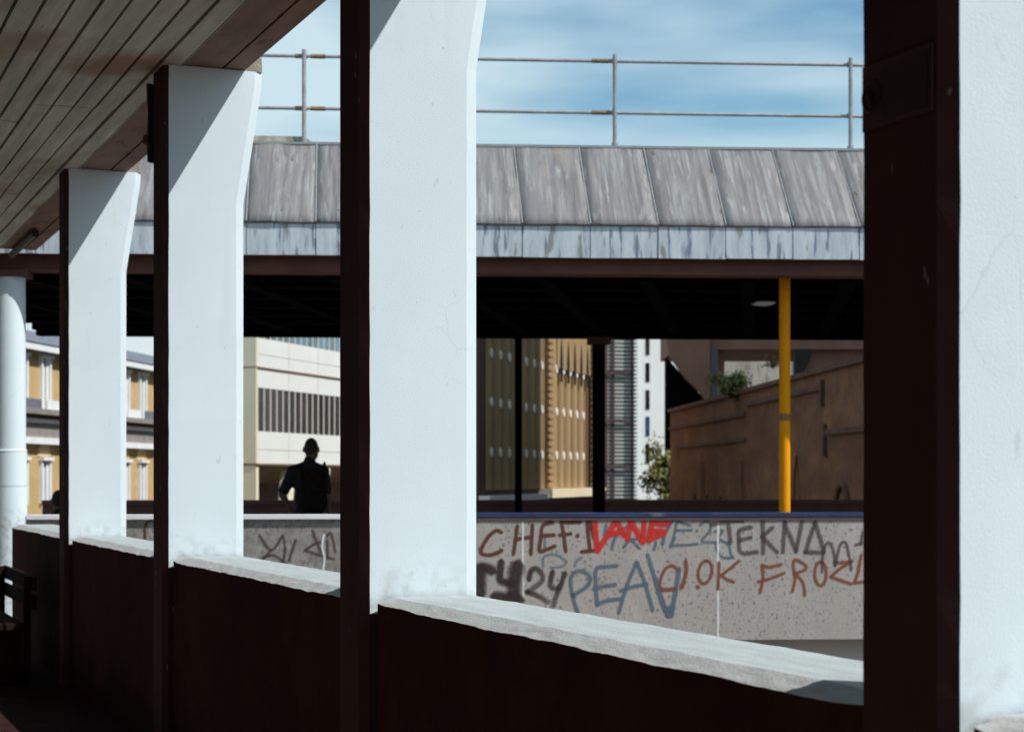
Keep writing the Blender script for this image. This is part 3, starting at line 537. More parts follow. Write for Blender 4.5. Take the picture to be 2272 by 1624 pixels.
# guard railing on the footbridge roof
VR = VT + 0.25
rail = thing('guard_railing', Bf(0, VR, ZTOP), 'galvanised two-rail guard railing along the footbridge roof against the sky', 'railing')
for y, nm in ((133, 0), (248, 1)):
    z = EYE + (HY - y) * (18.5 + VR) / F
    MB().tube([Bf(UL, VR, z), Bf(UL*0.5, VR, z + 0.006), Bf(0, VR, z), Bf(UP*0.5, VR, z - 0.004), Bf(UP, VR, z)], 0.019, 10).build('rail', M['galv'], rail)
    for x0, x1 in ((1313, 1354), (655, 668), (690, 722)):
        MB().tube([Bf(bu(x0, VR), VR, z + (0.001 if x0 > 1000 else 0.004)), Bf(bu(x1, VR), VR, z + (0.001 if x0 > 1000 else 0.004))], 0.025, 10).build('sleeve', M['rust'], rail)
for x in (-60, 675, 1363, 1885, 2420):
    u = bu(x, VR)
    p = MB().tube([Bf(u, VR - 0.042, ZTOP - 0.14), Bf(u, VR - 0.042, EYE + (HY - 120) * (18.5 + VR) / F)], 0.023, 12).build('post', M['galv'], rail)
    MB().tube([Bf(u, VR - 0.042, ZTOP - 0.04), Bf(u, VR - 0.042, ZTOP + 0.09)], 0.035, 12).build('base_flange', M['galv'], p)
    for y in (133, 248):
        z = EYE + (HY - y) * (18.5 + VR) / F
        MB().tube([Bf(u - 0.03, VR - 0.01, z), Bf(u + 0.03, VR - 0.01, z)], 0.03, 8).build('clamp', M['galv'], p)

# yellow pole
yp = thing('yellow_pole', Bf(bu(1741, 0.74), 0.74, 0.12), 'yellow painted steel pole rising behind the graffiti parapet', 'pole')
u = bu(1741, 0.74); rr = 12.5 * 19.35 / F
MB().tube([Bf(u, 0.74, 0.12), Bf(u, 0.74, 3.70)], rr, 20).build('shaft', M['yellow'], yp)
zr = EYE + (HY - 925) * 19.35 / F
MB().tube([Bf(u, 0.74, zr - 0.04), Bf(u, 0.74, zr + 0.04)], rr + 0.003, 20).build('band', M['ring'], yp)
MB().tube([Bf(u, 0.74, 0.121), Bf(u, 0.74, 0.14)], rr + 0.06, 16).build('foot_plate', M['yellow'], yp)
# soffit lamp
lp = thing('soffit_lamp', Bf(bu(1692, 2.9), 2.9, 3.6), 'oval white lamp fixed under the footbridge soffit, unlit', 'lamp')
u = bu(1692, 2.9)
MB().ball(Bf(u, 2.9, 3.63), (0.165, 0.10, 0.055)).build('cover', M['lamp'], lp)
MB().box(Bf, (u - 0.13, 2.82, 3.645), (u + 0.13, 2.98, 3.695)).build('base', M['black'], lp)
# round column at far left
uc = bu(22, 0.31); rc = 34 * 18.9 / F
col = thing('round_column', Bf(uc, 0.31, 0), 'round white column at the left edge beside the end of the parapet', 'column')
za_, zb_ = bz(1078, .5), bz(1001, .5)
for nm, z0, z1, q0, q1 in (('base_drum', 0.0, za_ - 0.005, 1.06, 1.06), ('joint', za_ - 0.0049, za_ + 0.0049, 1.02, 1.02), ('drum', za_ + 0.005, zb_ - 0.006, 1.055, 1.055), ('collar', zb_ - 0.0059, zb_ + 0.008, 1.08, 1.04), ('shaft', zb_ + 0.0081, 3.569, 0.995, 0.97)):
    n = max(1, int((z1 - z0) / 0.3)); MB().tube([Bf(uc, 0.31, z0 + (z1-z0)*q/n) for q in range(n+1)], [rc*(q0 + (q1-q0)*q/n) for q in range(n+1)], 32).build(nm, M['white'], col)
MB().box(Bf, (uc - 0.2, 0.14, 3.57), (uc + 0.2, 0.48, 3.638)).build('head', M['beam'], col)

# ------------------------------------------------------------------ buildings behind
def plane(x0, Y0, tn):                               # facade running back along (tn, 1) from photo column x0 at depth Y0
    X0 = (x0 - CX) / F * Y0; ln = math.hypot(tn, 1); d = Vector((tn/ln, 1/ln, 0)); nrm = Vector((d.y, -d.x, 0))
    def fr(p, q, z): a = Vector((X0, Y0, 0)) + d * p + nrm * q; return Vector((a.x, a.y, z))
    def px(x): t = (x - CX) / F; Y = (X0 - tn * Y0) / (t - tn); return (Y - Y0) * ln
    return fr, px
# ochre house
fr, px = plane(57, 60, 0.1285)
oh = thing('ochre_house', fr(6, -4, -5), 'ochre stucco house with white framed windows seen behind the leftmost pillars', 'house')
MB().box(fr, (-12, -9, -5), (16, 0, 5.75)).build('wall', M['ochre'], oh)
for a, b, q, nm, mt in ((5.75, 5.98, 0.42, 'cornice', 'stucco'), (5.66, 5.748, 0.25, 'cornice_moulding', 'greystone'), (3.62, 3.80, 0.55, 'ledge', 'greystone'), (3.36, 3.48, 0.34, 'string_course', 'stucco'), (2.86, 3.358, 0.18, 'frieze', 'greystone'), (2.64, 2.858, 0.30, 'string_course', 'stucco')):
    MB().box(fr, (-12, 0.002, a), (16, q, b)).bevel(0.02).build(nm, M[mt], oh)
rf = MB().hexa([fr(-12,0.46,5.99),fr(16,0.46,5.99),fr(16,-9,5.99),fr(-12,-9,5.99),fr(-12,-0.35,6.5),fr(16,-0.35,6.5),fr(16,-8,6.5),fr(-12,-8,6.5)]).build('roof', M['slate'], oh)
pw = (px(313) - px(97)) / 5.0
for i in range(-4, 9):
    c = px(97) + i * pw
    for j, (z0, z1) in enumerate(((3.82, 5.42), (0.62, 1.95), (-2.6, -1.2))):
        hw = 0.30
        wn = MB(); wn.box(fr, (c-hw-0.12, 0.002, z0), (c-hw, 0.12, z1+0.14)).box(fr, (c+hw, 0.002, z0), (c+hw+0.12, 0.12, z1+0.14)).box(fr, (c-hw-0.17, 0.002, z1+0.142), (c+hw+0.17, 0.2, z1+0.25))
        wo_ = wn.build('window', M['stucco'], oh)
        MB().box(fr, (c-hw, 0.004, z0), (c+hw, 0.02, z1+0.14)).build('pane', M['glassdark'], wo_)
        MB().box(fr, (c-hw+0.03, 0.022, z0), (c+hw-0.26, 0.035, z1-0.1)).build('blind', M['curtain'], wo_)
        MB().box(fr, (c+hw-0.22, 0.022, z0), (c+hw-0.02, 0.06, z1+0.13)).build('shutter', M['stucco'], wo_)
        if j < 2: MB().prism(lambda p, q, t_: fr(c + p, t_, z1 + 0.27 + q), [(-0.55,0),(0.55,0),(0.36,0.2),(0.26,0.22),(0.24,0.42),(0,0.5),(-0.24,0.42),(-0.26,0.22),(-0.36,0.2)] if j == 0 else [(-0.62,0),(0.62,0),(0.5,0.25),(0.3,0.6),(-0.3,0.6),(-0.5,0.25)], 0.002, 0.03).build('window_crest', M['ochrepale'], oh)
    MB().box(fr, (c-0.75, 0.40, 3.802), (c+0.75, 0.44, 4.12)).build('balcony_panel', M['slate'] if i % 2 else M['stucco'], oh)

# cream office
fr, px = plane(570, 75, 0.291)
co = thing('cream_office', fr(4, -2, -5), 'cream panelled office block with ribbon windows behind the silhouetted man', 'building')
MB().box(fr, (0.05, -3.4, 2.12), (22, -0.12, 14)).build('core', M['creamy'], co)
for zz0, zz1 in ((2.10, 6.06), (6.12, 9.9), (9.96, 14)):
    MB().box(fr, (-0.06, -3.5, zz0), (0.048, -0.005, zz1)).build('end_panel', M['creamy'], co)
MB().box(fr, (-0.04, -3.48, 6.061), (0.047, -0.01, 6.119)).build('bronze_strip', M['bronzeline'], co)
cols = [0.05 + 3.3*i for i in range(7)]
for zz0, zz1 in ((2.10,2.66),(2.68,3.44),(5.26,6.05),(6.13,6.64),(6.66,7.33),(9.9,11.2)):
    for a, b in zip(cols[:-1], cols[1:]): MB().box(fr, (a+0.012, -0.118, zz0), (b-0.012, 0.0, zz1)).build('panel', M['cream'], co)
MB().box(fr, (0.05, -0.118, 6.053), (20, 0.05, 6.127)).build('bronze_strip', M['bronzeline'], co)
MB().box(fr, (-0.08, -3.5, 2.02), (20, 0.06, 2.097)).build('bronze_strip', M['bronzeline'], co)
for zz0, zz1, gm in ((3.442, 5.258, 'glassdark'), (7.332, 9.898, 'glassblue')):
    for i in range(30):
        a = 0.06 + i * 0.66; mt = M[gm] if not (gm == 'glassblue' and i < 2) else M['glassdark']
        MB().box(fr, (a + 0.132, -0.118, zz0), (a + 0.66, -0.03, zz1)).build('pane', mt, co)
        MB().box(fr, (a, -0.118, zz0), (a + 0.13, -0.02, zz1)).build('mullion', M['mullion'], co)
# recessed ground floor
MB().box(fr, (0.2, -3.2, -5), (20, -2.3, 2.0)).build('recessed_wall', M['door'], co)
MB().box(fr, (-0.05, -3.4, -5), (0.199, -0.012, 2.018)).build('corner_pier', M['creamy'], co)
for i in range(5):
    a = 0.2 + i * 4.0
    for q in range(8): MB().hexa([fr(a+0.5*q, 0, 1.98), fr(a+0.5*q+0.47, 0, 1.98), fr(a+0.5*q+0.47, -2.28, 1.25), fr(a+0.5*q, -2.28, 1.25), fr(a+0.5*q, 0, 2.015), fr(a+0.5*q+0.47, 0, 2.015), fr(a+0.5*q+0.47, -2.28, 2.01), fr(a+0.5*q, -2.28, 2.01)]).build('soffit_board', M['tan'], co)
    MB().hexa([fr(a+2.2,-0.15,-5),fr(a+2.6,-0.15,-5),fr(a+2.6,-0.55,-5),fr(a+2.2,-0.55,-5),fr(a+3.4,-0.02,1.95),fr(a+4.0,-0.02,1.95),fr(a+4.0,-0.5,1.8),fr(a+3.4,-0.5,1.8)]).build('slanted_pier', M['creamy'], co)

# bronze ribbed building
fr, px = plane(1040, 60.5, 0.266)
bb = thing('bronze_building', fr(8, -4, -5), 'brown and gold ribbed building with rows of white discs behind the footbridge', 'building')
pe = px(1316)
p0 = px(1062)
MB().box(fr, (p0, -1.6, -5), (pe, 0, 8.6)).build('wall', M['bronze'], bb)
zb_ = EYE - (1085 - HY) * 72 / F
MB().box(fr, (px(1195), 0.002, zb_ - 0.32), (pe + 0.25, 0.55, zb_ + 0.02)).bevel(0.04).build('plinth', M['plinth'], bb)
MB().box(fr, (p0, 0.002, zb_ - 0.36), (px(1195)-0.01, 0.4, zb_ - 0.16)).build('sill_band', M['stucco'], bb)
pr = 1.22; n = int((pe - px(1229)) / pr); c0 = px(1229)
for i in range(-13, 5):
    c = c0 + i * pr
    if c < p0 + 0.3: continue
    MB().prism(lambda p, q, t_: fr(c + p, q, t_), [(-0.33,0.002),(0.33,0.002),(0.30,0.06),(0.16,0.10),(-0.16,0.10),(-0.30,0.06)], zb_ + 0.03, 8.6).build('rib', M['bronzerib'], bb)
    MB().box(fr, (c + pr/2 - 0.06, 0.002, zb_ + 0.03), (c + pr/2 + 0.06, 0.05, 8.6)).build('fillet', M['bronzerib'], bb)
    for z in (EYE + (HY-818)*72/F, EYE + (HY-913)*72/F, EYE + (HY-1010)*72/F):
        MB().tube([fr(c, 0.105, z), fr(c, 0.135, z)], 0.17, 12).build('disc', M['disc'], bb)
    if i >= 0:
        z0, z1 = EYE + (HY-845)*72/F, EYE + (HY-755)*72/F
        MB().prism(lambda p, q, t_: fr(c + pr/2 + p, t_, q), [(-0.2,z0),(0.2,z0),(0.24,z0+0.8),(0.12,z1-0.15),(0,z1+0.15),(-0.12,z1-0.15),(-0.24,z0+0.8)], 0.165, 0.175).build('pointed_slot', M['slot'], bb)
        MB().box(fr, (c - 0.05, 0.102, EYE + (HY-815)*72/F), (c + pr - 0.052, 0.164, 8.6)).build('head_panel', M['bronzerib'], bb)
for c in (px(1213), pe - 0.55):
    for q in range(34):
        z = zb_ + 0.1 + q * 0.27
        MB().box(fr, (c - 0.42, 0.105, z), (c + 0.42, 0.20, z + 0.17)).build('rusticated_block', M['bronzerib'], bb)
shade_pt = fr(px(1195), 0.3, 0)
# tower
Y = 140
tw = thing('white_tower', P(1410, HY, Y) - Vector((0, 0, 6.53)), 'white tower with slit windows and grey louvred glazing in the distance', 'tower')
rot = R(12)
TX = (1412 - CX) / F * Y
def tf(p, q, z): return Vector((TX + p*math.cos(rot) - q*math.sin(rot)*1.0, Y + p*math.sin(rot) + q*math.cos(rot), z))
pxm = Y / F / math.cos(rot)
def tz(y): return EYE - (y - HY) * Y / F
MB().box(tf, (0, 0, -5), (64*pxm, 9, 22)).build('white_wall', M['tower'], tw)
MB().box(tf, (64*pxm + 0.01, 0.3, -5), (82*pxm, 9, 22)).build('brick_wall', M['brick'], tw)
MB().box(tf, (-86*pxm, 0.6, -5), (-0.01, 9, 22)).build('glazing', M['glassgrey'], tw)
for i in range(62):
    z = tz(1105) + i * 0.302
    MB().box(tf, (-46*pxm, 0.42, z), (-8*pxm, 0.598, z + 0.17)).build('louvre', M['louvre'], tw)
    MB().box(tf, (-62*pxm, 0.42, z), (-52.4*pxm, 0.598, z + 0.17)).build('louvre', M['louvre'], tw)
    MB().box(tf, (-5.5*pxm, -0.1, z), (5*pxm, 0.41, z + 0.15)).build('fin', M['tower'], tw)
for xo in (-75, -52, -8): MB().box(tf, (xo*pxm, 0.25, -5), ((xo+5)*pxm if xo > -60 else (xo+12)*pxm, 0.415, 22)).build('frame_upright', M['towerframe'], tw)
for yy in (827, 934, 1036): MB().box(tf, (-75*pxm, 0.1, tz(yy) - 0.14), (-6*pxm, 0.24, tz(yy) + 0.14)).build('frame_rail', M['towerframe'], tw)
for i, (ya, yb) in enumerate(((700,787),(805,847),(865,908),(924,967),(985,1028))):
    MB().box(tf, (21*pxm, -0.05, tz(yb)), (29.5*pxm, -0.002, tz(ya))).build('slit_window', M['glassdark'] if i != 3 else M['blue'], tw)

# brown street wall on the right
fr, px = plane(1960, 42.5, -0.05)
fr_ = fr
def fw(p, q, z): return fr_(p, -q, z)                # q towards the street (left)
bw = thing('brown_retaining_wall', fw(15, 0, -5), 'tall brown weathered masonry wall receding along the right side of the street', 'wall')
p_end = px(1487)
def wz(r): return EYE + r * 10.92
MB().box(fw, (-6, -0.6, -5), (p_end, 0, wz(0.258))).build('wall', M['brownwall'], bw)
MB().box(fw, (-6, -0.7, wz(0.258) + 0.001), (p_end + 0.05, 0.12, wz(0.258) + 0.14)).bevel(0.03).build('coping', M['brownstone'], bw)
pa, pb_, pc = px(1656), px(1838), px(1826)
MB().box(fw, (px(1656), 0.002, wz(0.188)), (p_end, 0.09, wz(0.2))).build('band', M['brownstone'], bw)
MB().box(fw, (px(1826), 0.002, wz(0.215)), (px(1660), 0.10, wz(0.228))).build('band', M['brownstone'], bw)
MB().box(fw, (px(1830), 0.002, wz(0.175)), (px(1826)-0.01, 0.11, wz(0.24))).build('bracket', M['brownstone'], bw)
MB().box(fw, (px(1656), 0.002, wz(0.11)), (p_end - 2, 0.08, wz(0.122))).build('band', M['brownstone'], bw)
MB().box(fw, (-6, 0.002, wz(0.102)), (px(1838), 0.10, wz(0.115))).build('band', M['brownstone'], bw)
MB().box(fw, (px(1836)+0.01, 0.002, wz(0.05)), (px(1832), 0.11, wz(0.13))).build('bracket', M['brownstone'], bw)
for x0, x1 in ((1548, 1562), (1600, 1650)):
    MB().box(fw, (px(x1), 0.002, -5), (px(x0), 0.10, wz(0.05))).build('pilaster', M['brownwall'], bw)
for x in (1548, 1576, 1606):
    c = px(x); h = 0.36
    MB().prism(lambda p, q, t_: fw(c + p, t_, q), [(-h,-1.2),(h,-1.2),(h,0.45),(h*0.6,0.72),(0,0.85),(-h*0.6,0.72),(-h,0.45)], 0.101, 0.15).build('arched_opening', M['slot'], bw)
c = px(1872)
arch = MB(); arch.tube([fw(c + 0.95*math.cos(q*math.pi/14), 0.04, -0.2 + 1.55*math.sin(q*math.pi/14)) for q in range(15)], 0.09, 6); arch.build('arch_moulding', M['brownstone'], bw)
MB().prism(lambda p, q, t_: fw(c - 0.45 + p, t_, q), [(-0.3,-1.5),(0.3,-1.5),(0.3,0.35),(0.12,0.6),(0,0.68),(-0.12,0.6),(-0.3,0.35)], 0.003, 0.06).build('arched_opening', M['slot'], bw)
c = px(1770)
gq = MB(); gq.tube([fw(c + 0.5, 0.01, 0.4), fw(c + 0.35, 0.01, 1.5), fw(c + 0.1, 0.01, 2.1), fw(c - 0.15, 0.01, 1.5), fw(c - 0.4, 0.01, 0.4)], 0.05, 6); gq.build('stain', M['door'], bw)

# overpass above the wall
ov = thing('overpass', P(1700, 760, 85) - Vector((0, 0, 0.5)), 'brown concrete road overpass with curved pier above the street wall', 'overpass')
Yo = 85
def of(p, q, z): return Vector((p, Yo + q, z))
def ox(x): return (x - CX) / F * Yo
def oz(y): return EYE - (y - HY) * Yo / F
MB().box(of, (ox(1500), 0, oz(775)), (ox(2400), 9, oz(600))).build('deck', M['opconc'], ov)
MB().prism(lambda p, q, t_: of(p, t_, q), [(ox(1476),oz(600)),(ox(1476),oz(760)),(ox(1490),oz(800)),(ox(1520),oz(842)),(ox(1552),oz(872)),(ox(1572),oz(905)),(ox(1572),oz(600))], -0.6, -0.02).build('curved_haunch', M['opconc'], ov)
MB().box(of, (ox(1574), -0.4, -5), (ox(1590), 0.4, oz(776))).build('steel_post', M['oppier'], ov)
MB().box(of, (ox(1600), 0.8, -5), (ox(1612), 1.6, oz(776))).build('pier', M['opconc'], ov)
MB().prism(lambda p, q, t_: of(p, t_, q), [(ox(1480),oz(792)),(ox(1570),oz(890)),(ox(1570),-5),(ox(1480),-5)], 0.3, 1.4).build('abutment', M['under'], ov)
MB().prism(lambda p, q, t_: of(p, t_, q), [(ox(1760),oz(776)),(ox(1800),oz(776)),(ox(1793),oz(800)),(ox(1770),oz(850)),(ox(1758),oz(850))], -0.5, -0.03).build('bracket_pier', M['black'], ov)
MB().prism(lambda p, q, t_: of(p, t_, q), [(ox(1806),oz(776)),(ox(2100),oz(776)),(ox(2100),oz(880)),(ox(1780),oz(880)),(ox(1795),oz(830))], 0.5, 1.5).build('abutment', M['opconc'], ov)
lw = thing('pale_concrete_wall', P(1665, 850, 112), 'pale stained concrete wall sunlit behind the overpass', 'wall')
def lf(p, q, z): return Vector((p, 112 + q, z))
MB().box(lf, ((1560-CX)/F*112, 0, -5), ((1790-CX)/F*112, 0.5, EYE + (HY-740)*92/F)).build('slab', M['lightconc'], lw)
for i in range(5):
    xx = (1600 + i*34 - CX)/F*112; MB().box(lf, (xx, -0.03, -5), (xx + 0.06, -0.002, 8)).build('board_mark', M['lightconc'], lw)

# block added unseen on the right, outside the frame, to shade part of the bronze building
ob = thing('added_shade_block', (34, 40, -5), 'tall grey block added out of frame to shade the bronze building', 'building')
yc = shade_pt.y + (25.9 - shade_pt.x) * sun_dir.y / sun_dir.x
MB().hexa([W(25.6,24,-5),W(48,20,-5),W(48,yc-22,-5),W(25.9,yc,-5),W(25.6,24,45),W(48,20,45),W(48,yc-22,45),W(25.9,yc,45)]).build('wall', M['office'], ob)
ob2 = thing('added_shade_block_far', (38, 76, -5), 'tall brick block added out of frame to shade the overpass', 'building')  # second unseen block, added to keep the sun off the overpass
MB().hexa([W(32,73,-5),W(50,65.5,-5),W(50,78,-5),W(32,91,-5),W(32,73,50),W(50,65.5,50),W(50,78,50),W(32,91,50)]).build('wall', M['brick'], ob2)
for i in range(5): MB().box(W, (31.6, 74.5 + i*3, 0), (31.98, 76.3 + i*3, 46)).build('window', M['glassdark'], ob2)
for i in range(9):
    MB().box(W, (25.2, 25 + i*3, 0), (25.58, 26.8 + i*3, 36)).build('window', M['glassdark'], ob)

# ------------------------------------------------------------------ plants
def plant(name, label, cat, c, rad, nleaf, lsize, mats, trunk=None, group=None):
    t = thing(name, Vector((c.x, c.y, trunk if trunk is not None else c.z - rad[2])), label, cat, group)
    rnd = random.Random(int(abs(c.x*1000) + nleaf))
    clumps = [(Vector((rnd.uniform(-1,1), rnd.uniform(-1,1), rnd.uniform(-1,1))), rnd.uniform(0.28, 0.5)) for _ in range(16)]
    clumps = [(p * (0.8 if p.length < 1 else 0.8/p.length), r) for p, r in clumps]
    for part in range(2):
        bm = bmesh.new()
        for _ in range(nleaf // 2):
            p, r = rnd.choice(clumps); q = p + Vector((rnd.gauss(0,1), rnd.gauss(0,1), rnd.gauss(0,1))) * r * 0.5
            pos = c + Vector((q.x*rad[0], q.y*rad[1], q.z*rad[2]))
            a = Vector((rnd.gauss(0,1), rnd.gauss(0,1), rnd.gauss(0,1))).normalized(); b = a.orthogonal().normalized()
            ls = lsize * rnd.uniform(0.6, 1.3)
            vs = [bm.verts.new(pos + o_) for o_ in (a*ls, b*ls*0.5 + a*0.1*ls, -a*ls, -b*ls*0.5)]
            bm.faces.new(vs)
        me = bpy.data.meshes.new('crown'); bm.to_mesh(me); bm.free(); me.materials.append(mats[part])
        o = link('crown', me, t); o['kind'] = 'stuff'
    st = MB(); zb = trunk if trunk is not None else c.z - rad[2]
    st.tube([Vector((c.x, c.y, zb)), Vector((c.x + 0.05, c.y, (zb + c.z)/2)), Vector((c.x, c.y, c.z + rad[2]*0.5))], [0.09, 0.06, 0.02], 8)
    for i in range(7):
        p, r = clumps[i]; st.tube([Vector((c.x, c.y, c.z - rad[2]*0.7 + i*0.1*rad[2])), c + Vector((p.x*rad[0], p.y*rad[1], p.z*rad[2]))], [0.035, 0.01], 6)
    st.build('trunk', M['bark'], t)
plant('street_tree', 'small street tree with sparse leaves in front of the white tower', 'tree', P(1464, 1042, 82), (0.95, 0.9, 1.5), 2400, 0.12, (M['leaf'], M['leafdark']), -5)
plant('bush', 'green bush growing on top of the brown street wall under the overpass', 'bush', P(1618, 852, 62), (0.75, 0.6, 0.5), 1500, 0.075, (M['leaf'], M['leafdark']))
plant('hanging_plant', 'small dark sprig beside the yellow pole below the overpass', 'plant', P(1712, 800, 62), (0.34, 0.3, 0.25), 90, 0.06, (M['leafdark'], M['leafdark']))

# ------------------------------------------------------------------ people
def limb(mb, pts, rads):
    for i in range(len(pts) - 1):
        a, b = Vector(pts[i]), Vector(pts[i+1]); n = max(2, int((b-a).length / 0.02))
        mb.tube([a, b], [rads[i], rads[i+1]], 12)
    for p, r in zip(pts, rads): mb.ball(Vector(p), (r, r, r), 12, 8)
def remesh(mb, name, mt, parent, vox, T_):
    for v in mb.bm.verts: v.co = T_ @ v.co
    o = mb.build('tmp', mt); md = o.modifiers.new('r', 'REMESH'); md.mode = 'VOXEL'; md.voxel_size = vox; md.use_smooth_shade = True
    sm = o.modifiers.new('s', 'SMOOTH'); sm.iterations = 4; sm.factor = 0.5
    dg = bpy.context.evaluated_depsgraph_get(); me = bpy.data.meshes.new_from_object(o.evaluated_get(dg)); me.name = name
    bpy.data.objects.remove(o)
    if not me.materials: me.materials.append(mt)
    for p in me.polygons: p.use_smooth = True
    return link(name, me, parent)
def hand(mb, wrist, d, side):
    wrist = Vector(wrist); d = Vector(d).normalized(); sd = d.cross(Vector((0, 1, 0))).normalized() * side; up = d.cross(sd)
    c = wrist + d * 0.05; mb.tube([wrist, c, wrist + d*0.09], [0.024, 0.036, 0.034], 10); mb.ball(c, (0.033, 0.026, 0.045))
    for i, ln in enumerate((0.068, 0.078, 0.072, 0.056)):
        b = wrist + d*0.088 + sd * (-0.028 + 0.019*i)
        limb(mb, [b, b + d*ln*0.5 + up*0.008, b + d*ln*0.85 + up*0.03], [0.0095, 0.009, 0.0075])
    b = wrist + d*0.03 - sd*0.03; limb(mb, [b, b - sd*0.03 + d*0.03, b - sd*0.035 + d*0.06 + up*0.015], [0.012, 0.0105, 0.0085])
def person(label, base, J, head_turn=0.0, sit=False):
    t = thing('person', base, label, 'person')
    T_ = Matrix.Translation(base)
    body = MB(); hd = Vector(J['head'])
    body.ball(hd + Vector((0,0,0.012)), (0.086, 0.102, 0.122)); body.ball(hd + Vector((0.006,0.01,-0.06)), (0.076, 0.084, 0.085))
    body.ball(hd + Vector((0, 0.10, -0.02)), (0.013, 0.022, 0.022))                    # nose, facing away
    body.ball(hd + Vector((0, 0.088, -0.06)), (0.026, 0.012, 0.010)); body.ball(hd + Vector((0.03, 0.086, 0.012)), (0.013, 0.01, 0.008)); body.ball(hd + Vector((-0.03, 0.086, 0.012)), (0.013, 0.01, 0.008))
    for s_ in (-1, 1): body.ball(hd + Vector((s_*0.092, -0.008, -0.012)), (0.012, 0.022, 0.034))
    nk = Vector(J['neck']); limb(body, [hd + Vector((0,-0.01,-0.08)), nk], [0.062, 0.068])
    ch, wa, hp = Vector(J['chest']), Vector(J['waist']), Vector(J['hip'])
    def torso(mb, e):
        mb.ball(ch, (0.175+e, 0.11+e, 0.19+e)); mb.ball(wa, (0.150+e, 0.10+e, 0.17+e)); mb.ball(hp, (0.165+e, 0.115+e, 0.15+e))
        limb(mb, [nk - Vector((0,0,0.02)), ch + Vector((0,0,0.05))], [0.065+e, 0.12+e])
        for sh in (J['sl'], J['sr']): limb(mb, [nk - Vector((0,0,0.035)), Vector(sh)], [0.055+e, 0.064+e])
    torso(body, 0)
    for sd, sh, el, wr in ((-1, J['sl'], J['el'], J['wl']), (1, J['sr'], J['er'], J['wr'])):
        limb(body, [sh, el, wr], [0.056, 0.043, 0.027]); hand(body, wr, Vector(wr) - Vector(el), sd)
    for sd, hj, kn, an in ((-1, J['hl'], J['kl'], J['al']), (1, J['hr'], J['kr'], J['ar'])):
        limb(body, [hj, kn, an], [0.088, 0.056, 0.042])
        a = Vector(an); limb(body, [a - Vector((0,0.03,0.03)), a + Vector((0,0.13,-0.05))], [0.04, 0.032])
    remesh(body, 'body', M['skin'], t, 0.010, T_)
    shirt = MB(); torso(shirt, 0.016)
    for sh, el in ((J['sl'], J['el']), (J['sr'], J['er'])):
        a, b = Vector(sh), Vector(el); limb(shirt, [a, a.lerp(b, 0.82)], [0.074, 0.066])
    limb(shirt, [nk + Vector((0,-0.01,-0.01)), nk + Vector((0,-0.01,0.02))], [0.08, 0.074])
    remesh(shirt, 'shirt', M['shirt'], t, 0.014, T_)
    tr = MB(); tr.ball(hp - Vector((0,0,0.03)), (0.178, 0.128, 0.13))
    for hj, kn, an in ((J['hl'], J['kl'], J['al']), (J['hr'], J['kr'], J['ar'])):
        limb(tr, [hj, kn, Vector(an) + Vector((0,0,0.05))], [0.104, 0.078, 0.068])
    remesh(tr, 'trousers', M['trouser'], t, 0.016, T_)
    hr = MB(); hr.ball(hd + Vector((0,-0.004,0.014)), (0.085, 0.101, 0.121))
    remesh(hr, 'cropped_hair', M['hair'], t, 0.012, T_)
    for an in (J['al'], J['ar']):
        m = MB(); a = Vector(an) + Vector(base)
        m.ball(a + Vector((0,0.05,-0.045)), (0.048, 0.135, 0.05)); m.build('shoe', M['shoe'], t)
    return t
base = Vector(((688-CX)/F*21.5, 21.5, 0.12))
man = dict(head=(0.012,0.01,1.745), neck=(-0.005,-0.01,1.575), chest=(-0.03,0,1.37), waist=(-0.02,0.01,1.14), hip=(-0.01,0,0.97),
           sl=(-0.205,0,1.475), el=(-0.325,-0.06,1.20), wl=(-0.215,0.02,0.99), sr=(0.155,0,1.475), er=(0.205,-0.03,1.20), wr=(0.225,0.06,0.96),
           hl=(-0.10,0,0.90), kl=(-0.12,0.03,0.50), al=(-0.14,-0.01,0.095), hr=(0.08,0,0.90), kr=(0.11,0.05,0.50), ar=(0.12,0.02,0.095))
person('man in dark shirt standing in silhouette under the footbridge, one hand at his hip', base, man)
bk = thing('backpack', base + Vector((0.06, -0.2, 0.95)), 'dark backpack on the back of the silhouetted man', 'backpack')
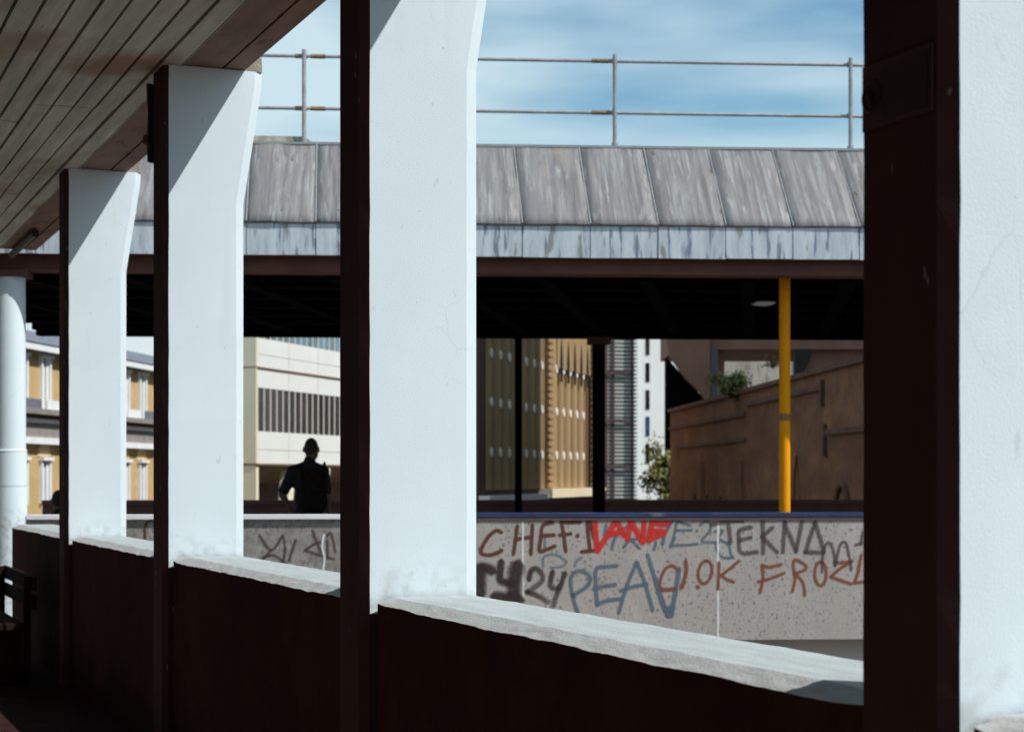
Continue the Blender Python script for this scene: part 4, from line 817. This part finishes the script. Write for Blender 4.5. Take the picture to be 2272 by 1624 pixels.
m = MB(); m.ball(base + Vector((0.06,-0.215,1.27)), (0.155, 0.085, 0.24), 20, 14); m.ball(base + Vector((0.07,-0.20,1.12)), (0.165, 0.10, 0.17), 20, 14)
remesh(m, 'bag', M['bag'], bk, 0.014, Matrix())
m = MB(); m.ball(base + Vector((0.07,-0.305,1.12)), (0.115, 0.035, 0.13)); remesh(m, 'pocket', M['bag'], bk, 0.012, Matrix())
for sx in (-0.10, 0.17): MB().tube([base + Vector((sx+0.02,-0.14,1.40)), base + Vector((sx,-0.10,1.53)), base + Vector((sx,0.02,1.575)), base + Vector((sx,0.13,1.46)), base + Vector((sx,0.13,1.2))], 0.017, 8).build('strap', M['bag'], bk)
# seated second person, mostly hidden
b2 = Vector(((129-CX)/F*21.9, 21.9, 0.12))
sit = dict(head=(0,0.02,1.12), neck=(0,0,0.95), chest=(0,-0.01,0.77), waist=(0,-0.02,0.6), hip=(0,-0.03,0.47),
           sl=(-0.18,0,0.86), el=(-0.21,0.06,0.62), wl=(-0.14,0.27,0.55), sr=(0.18,0,0.86), er=(0.21,0.06,0.62), wr=(0.14,0.27,0.55),
           hl=(-0.09,0,0.47), kl=(-0.11,0.42,0.48), al=(-0.11,0.42,0.095), hr=(0.09,0,0.47), kr=(0.11,0.42,0.48), ar=(0.11,0.42,0.095))
person('seated person mostly hidden behind the farthest pillar, dark head just showing', b2, sit)
st = thing('low_seat', b2, 'low dark seat under the hidden person on the footbridge', 'seat')
MB().hexa([b2 + Vector(q) for q in ((-0.5,-0.22,0.30),(0.5,-0.22,0.30),(0.5,0.2,0.30),(-0.5,0.2,0.30),(-0.5,-0.22,0.36),(0.5,-0.22,0.36),(0.5,0.2,0.36),(-0.5,0.2,0.36))]).build('seat_top', M['bench'], st)
for sx in (-0.42, 0.36): MB().hexa([b2 + Vector((sx + q[0], q[1], q[2])) for q in ((0,-0.18,0),(0.06,-0.18,0),(0.06,0.16,0),(0,0.16,0),(0,-0.18,0.298),(0.06,-0.18,0.298),(0.06,0.16,0.298),(0,0.16,0.298))]).build('leg', M['bench'], st)
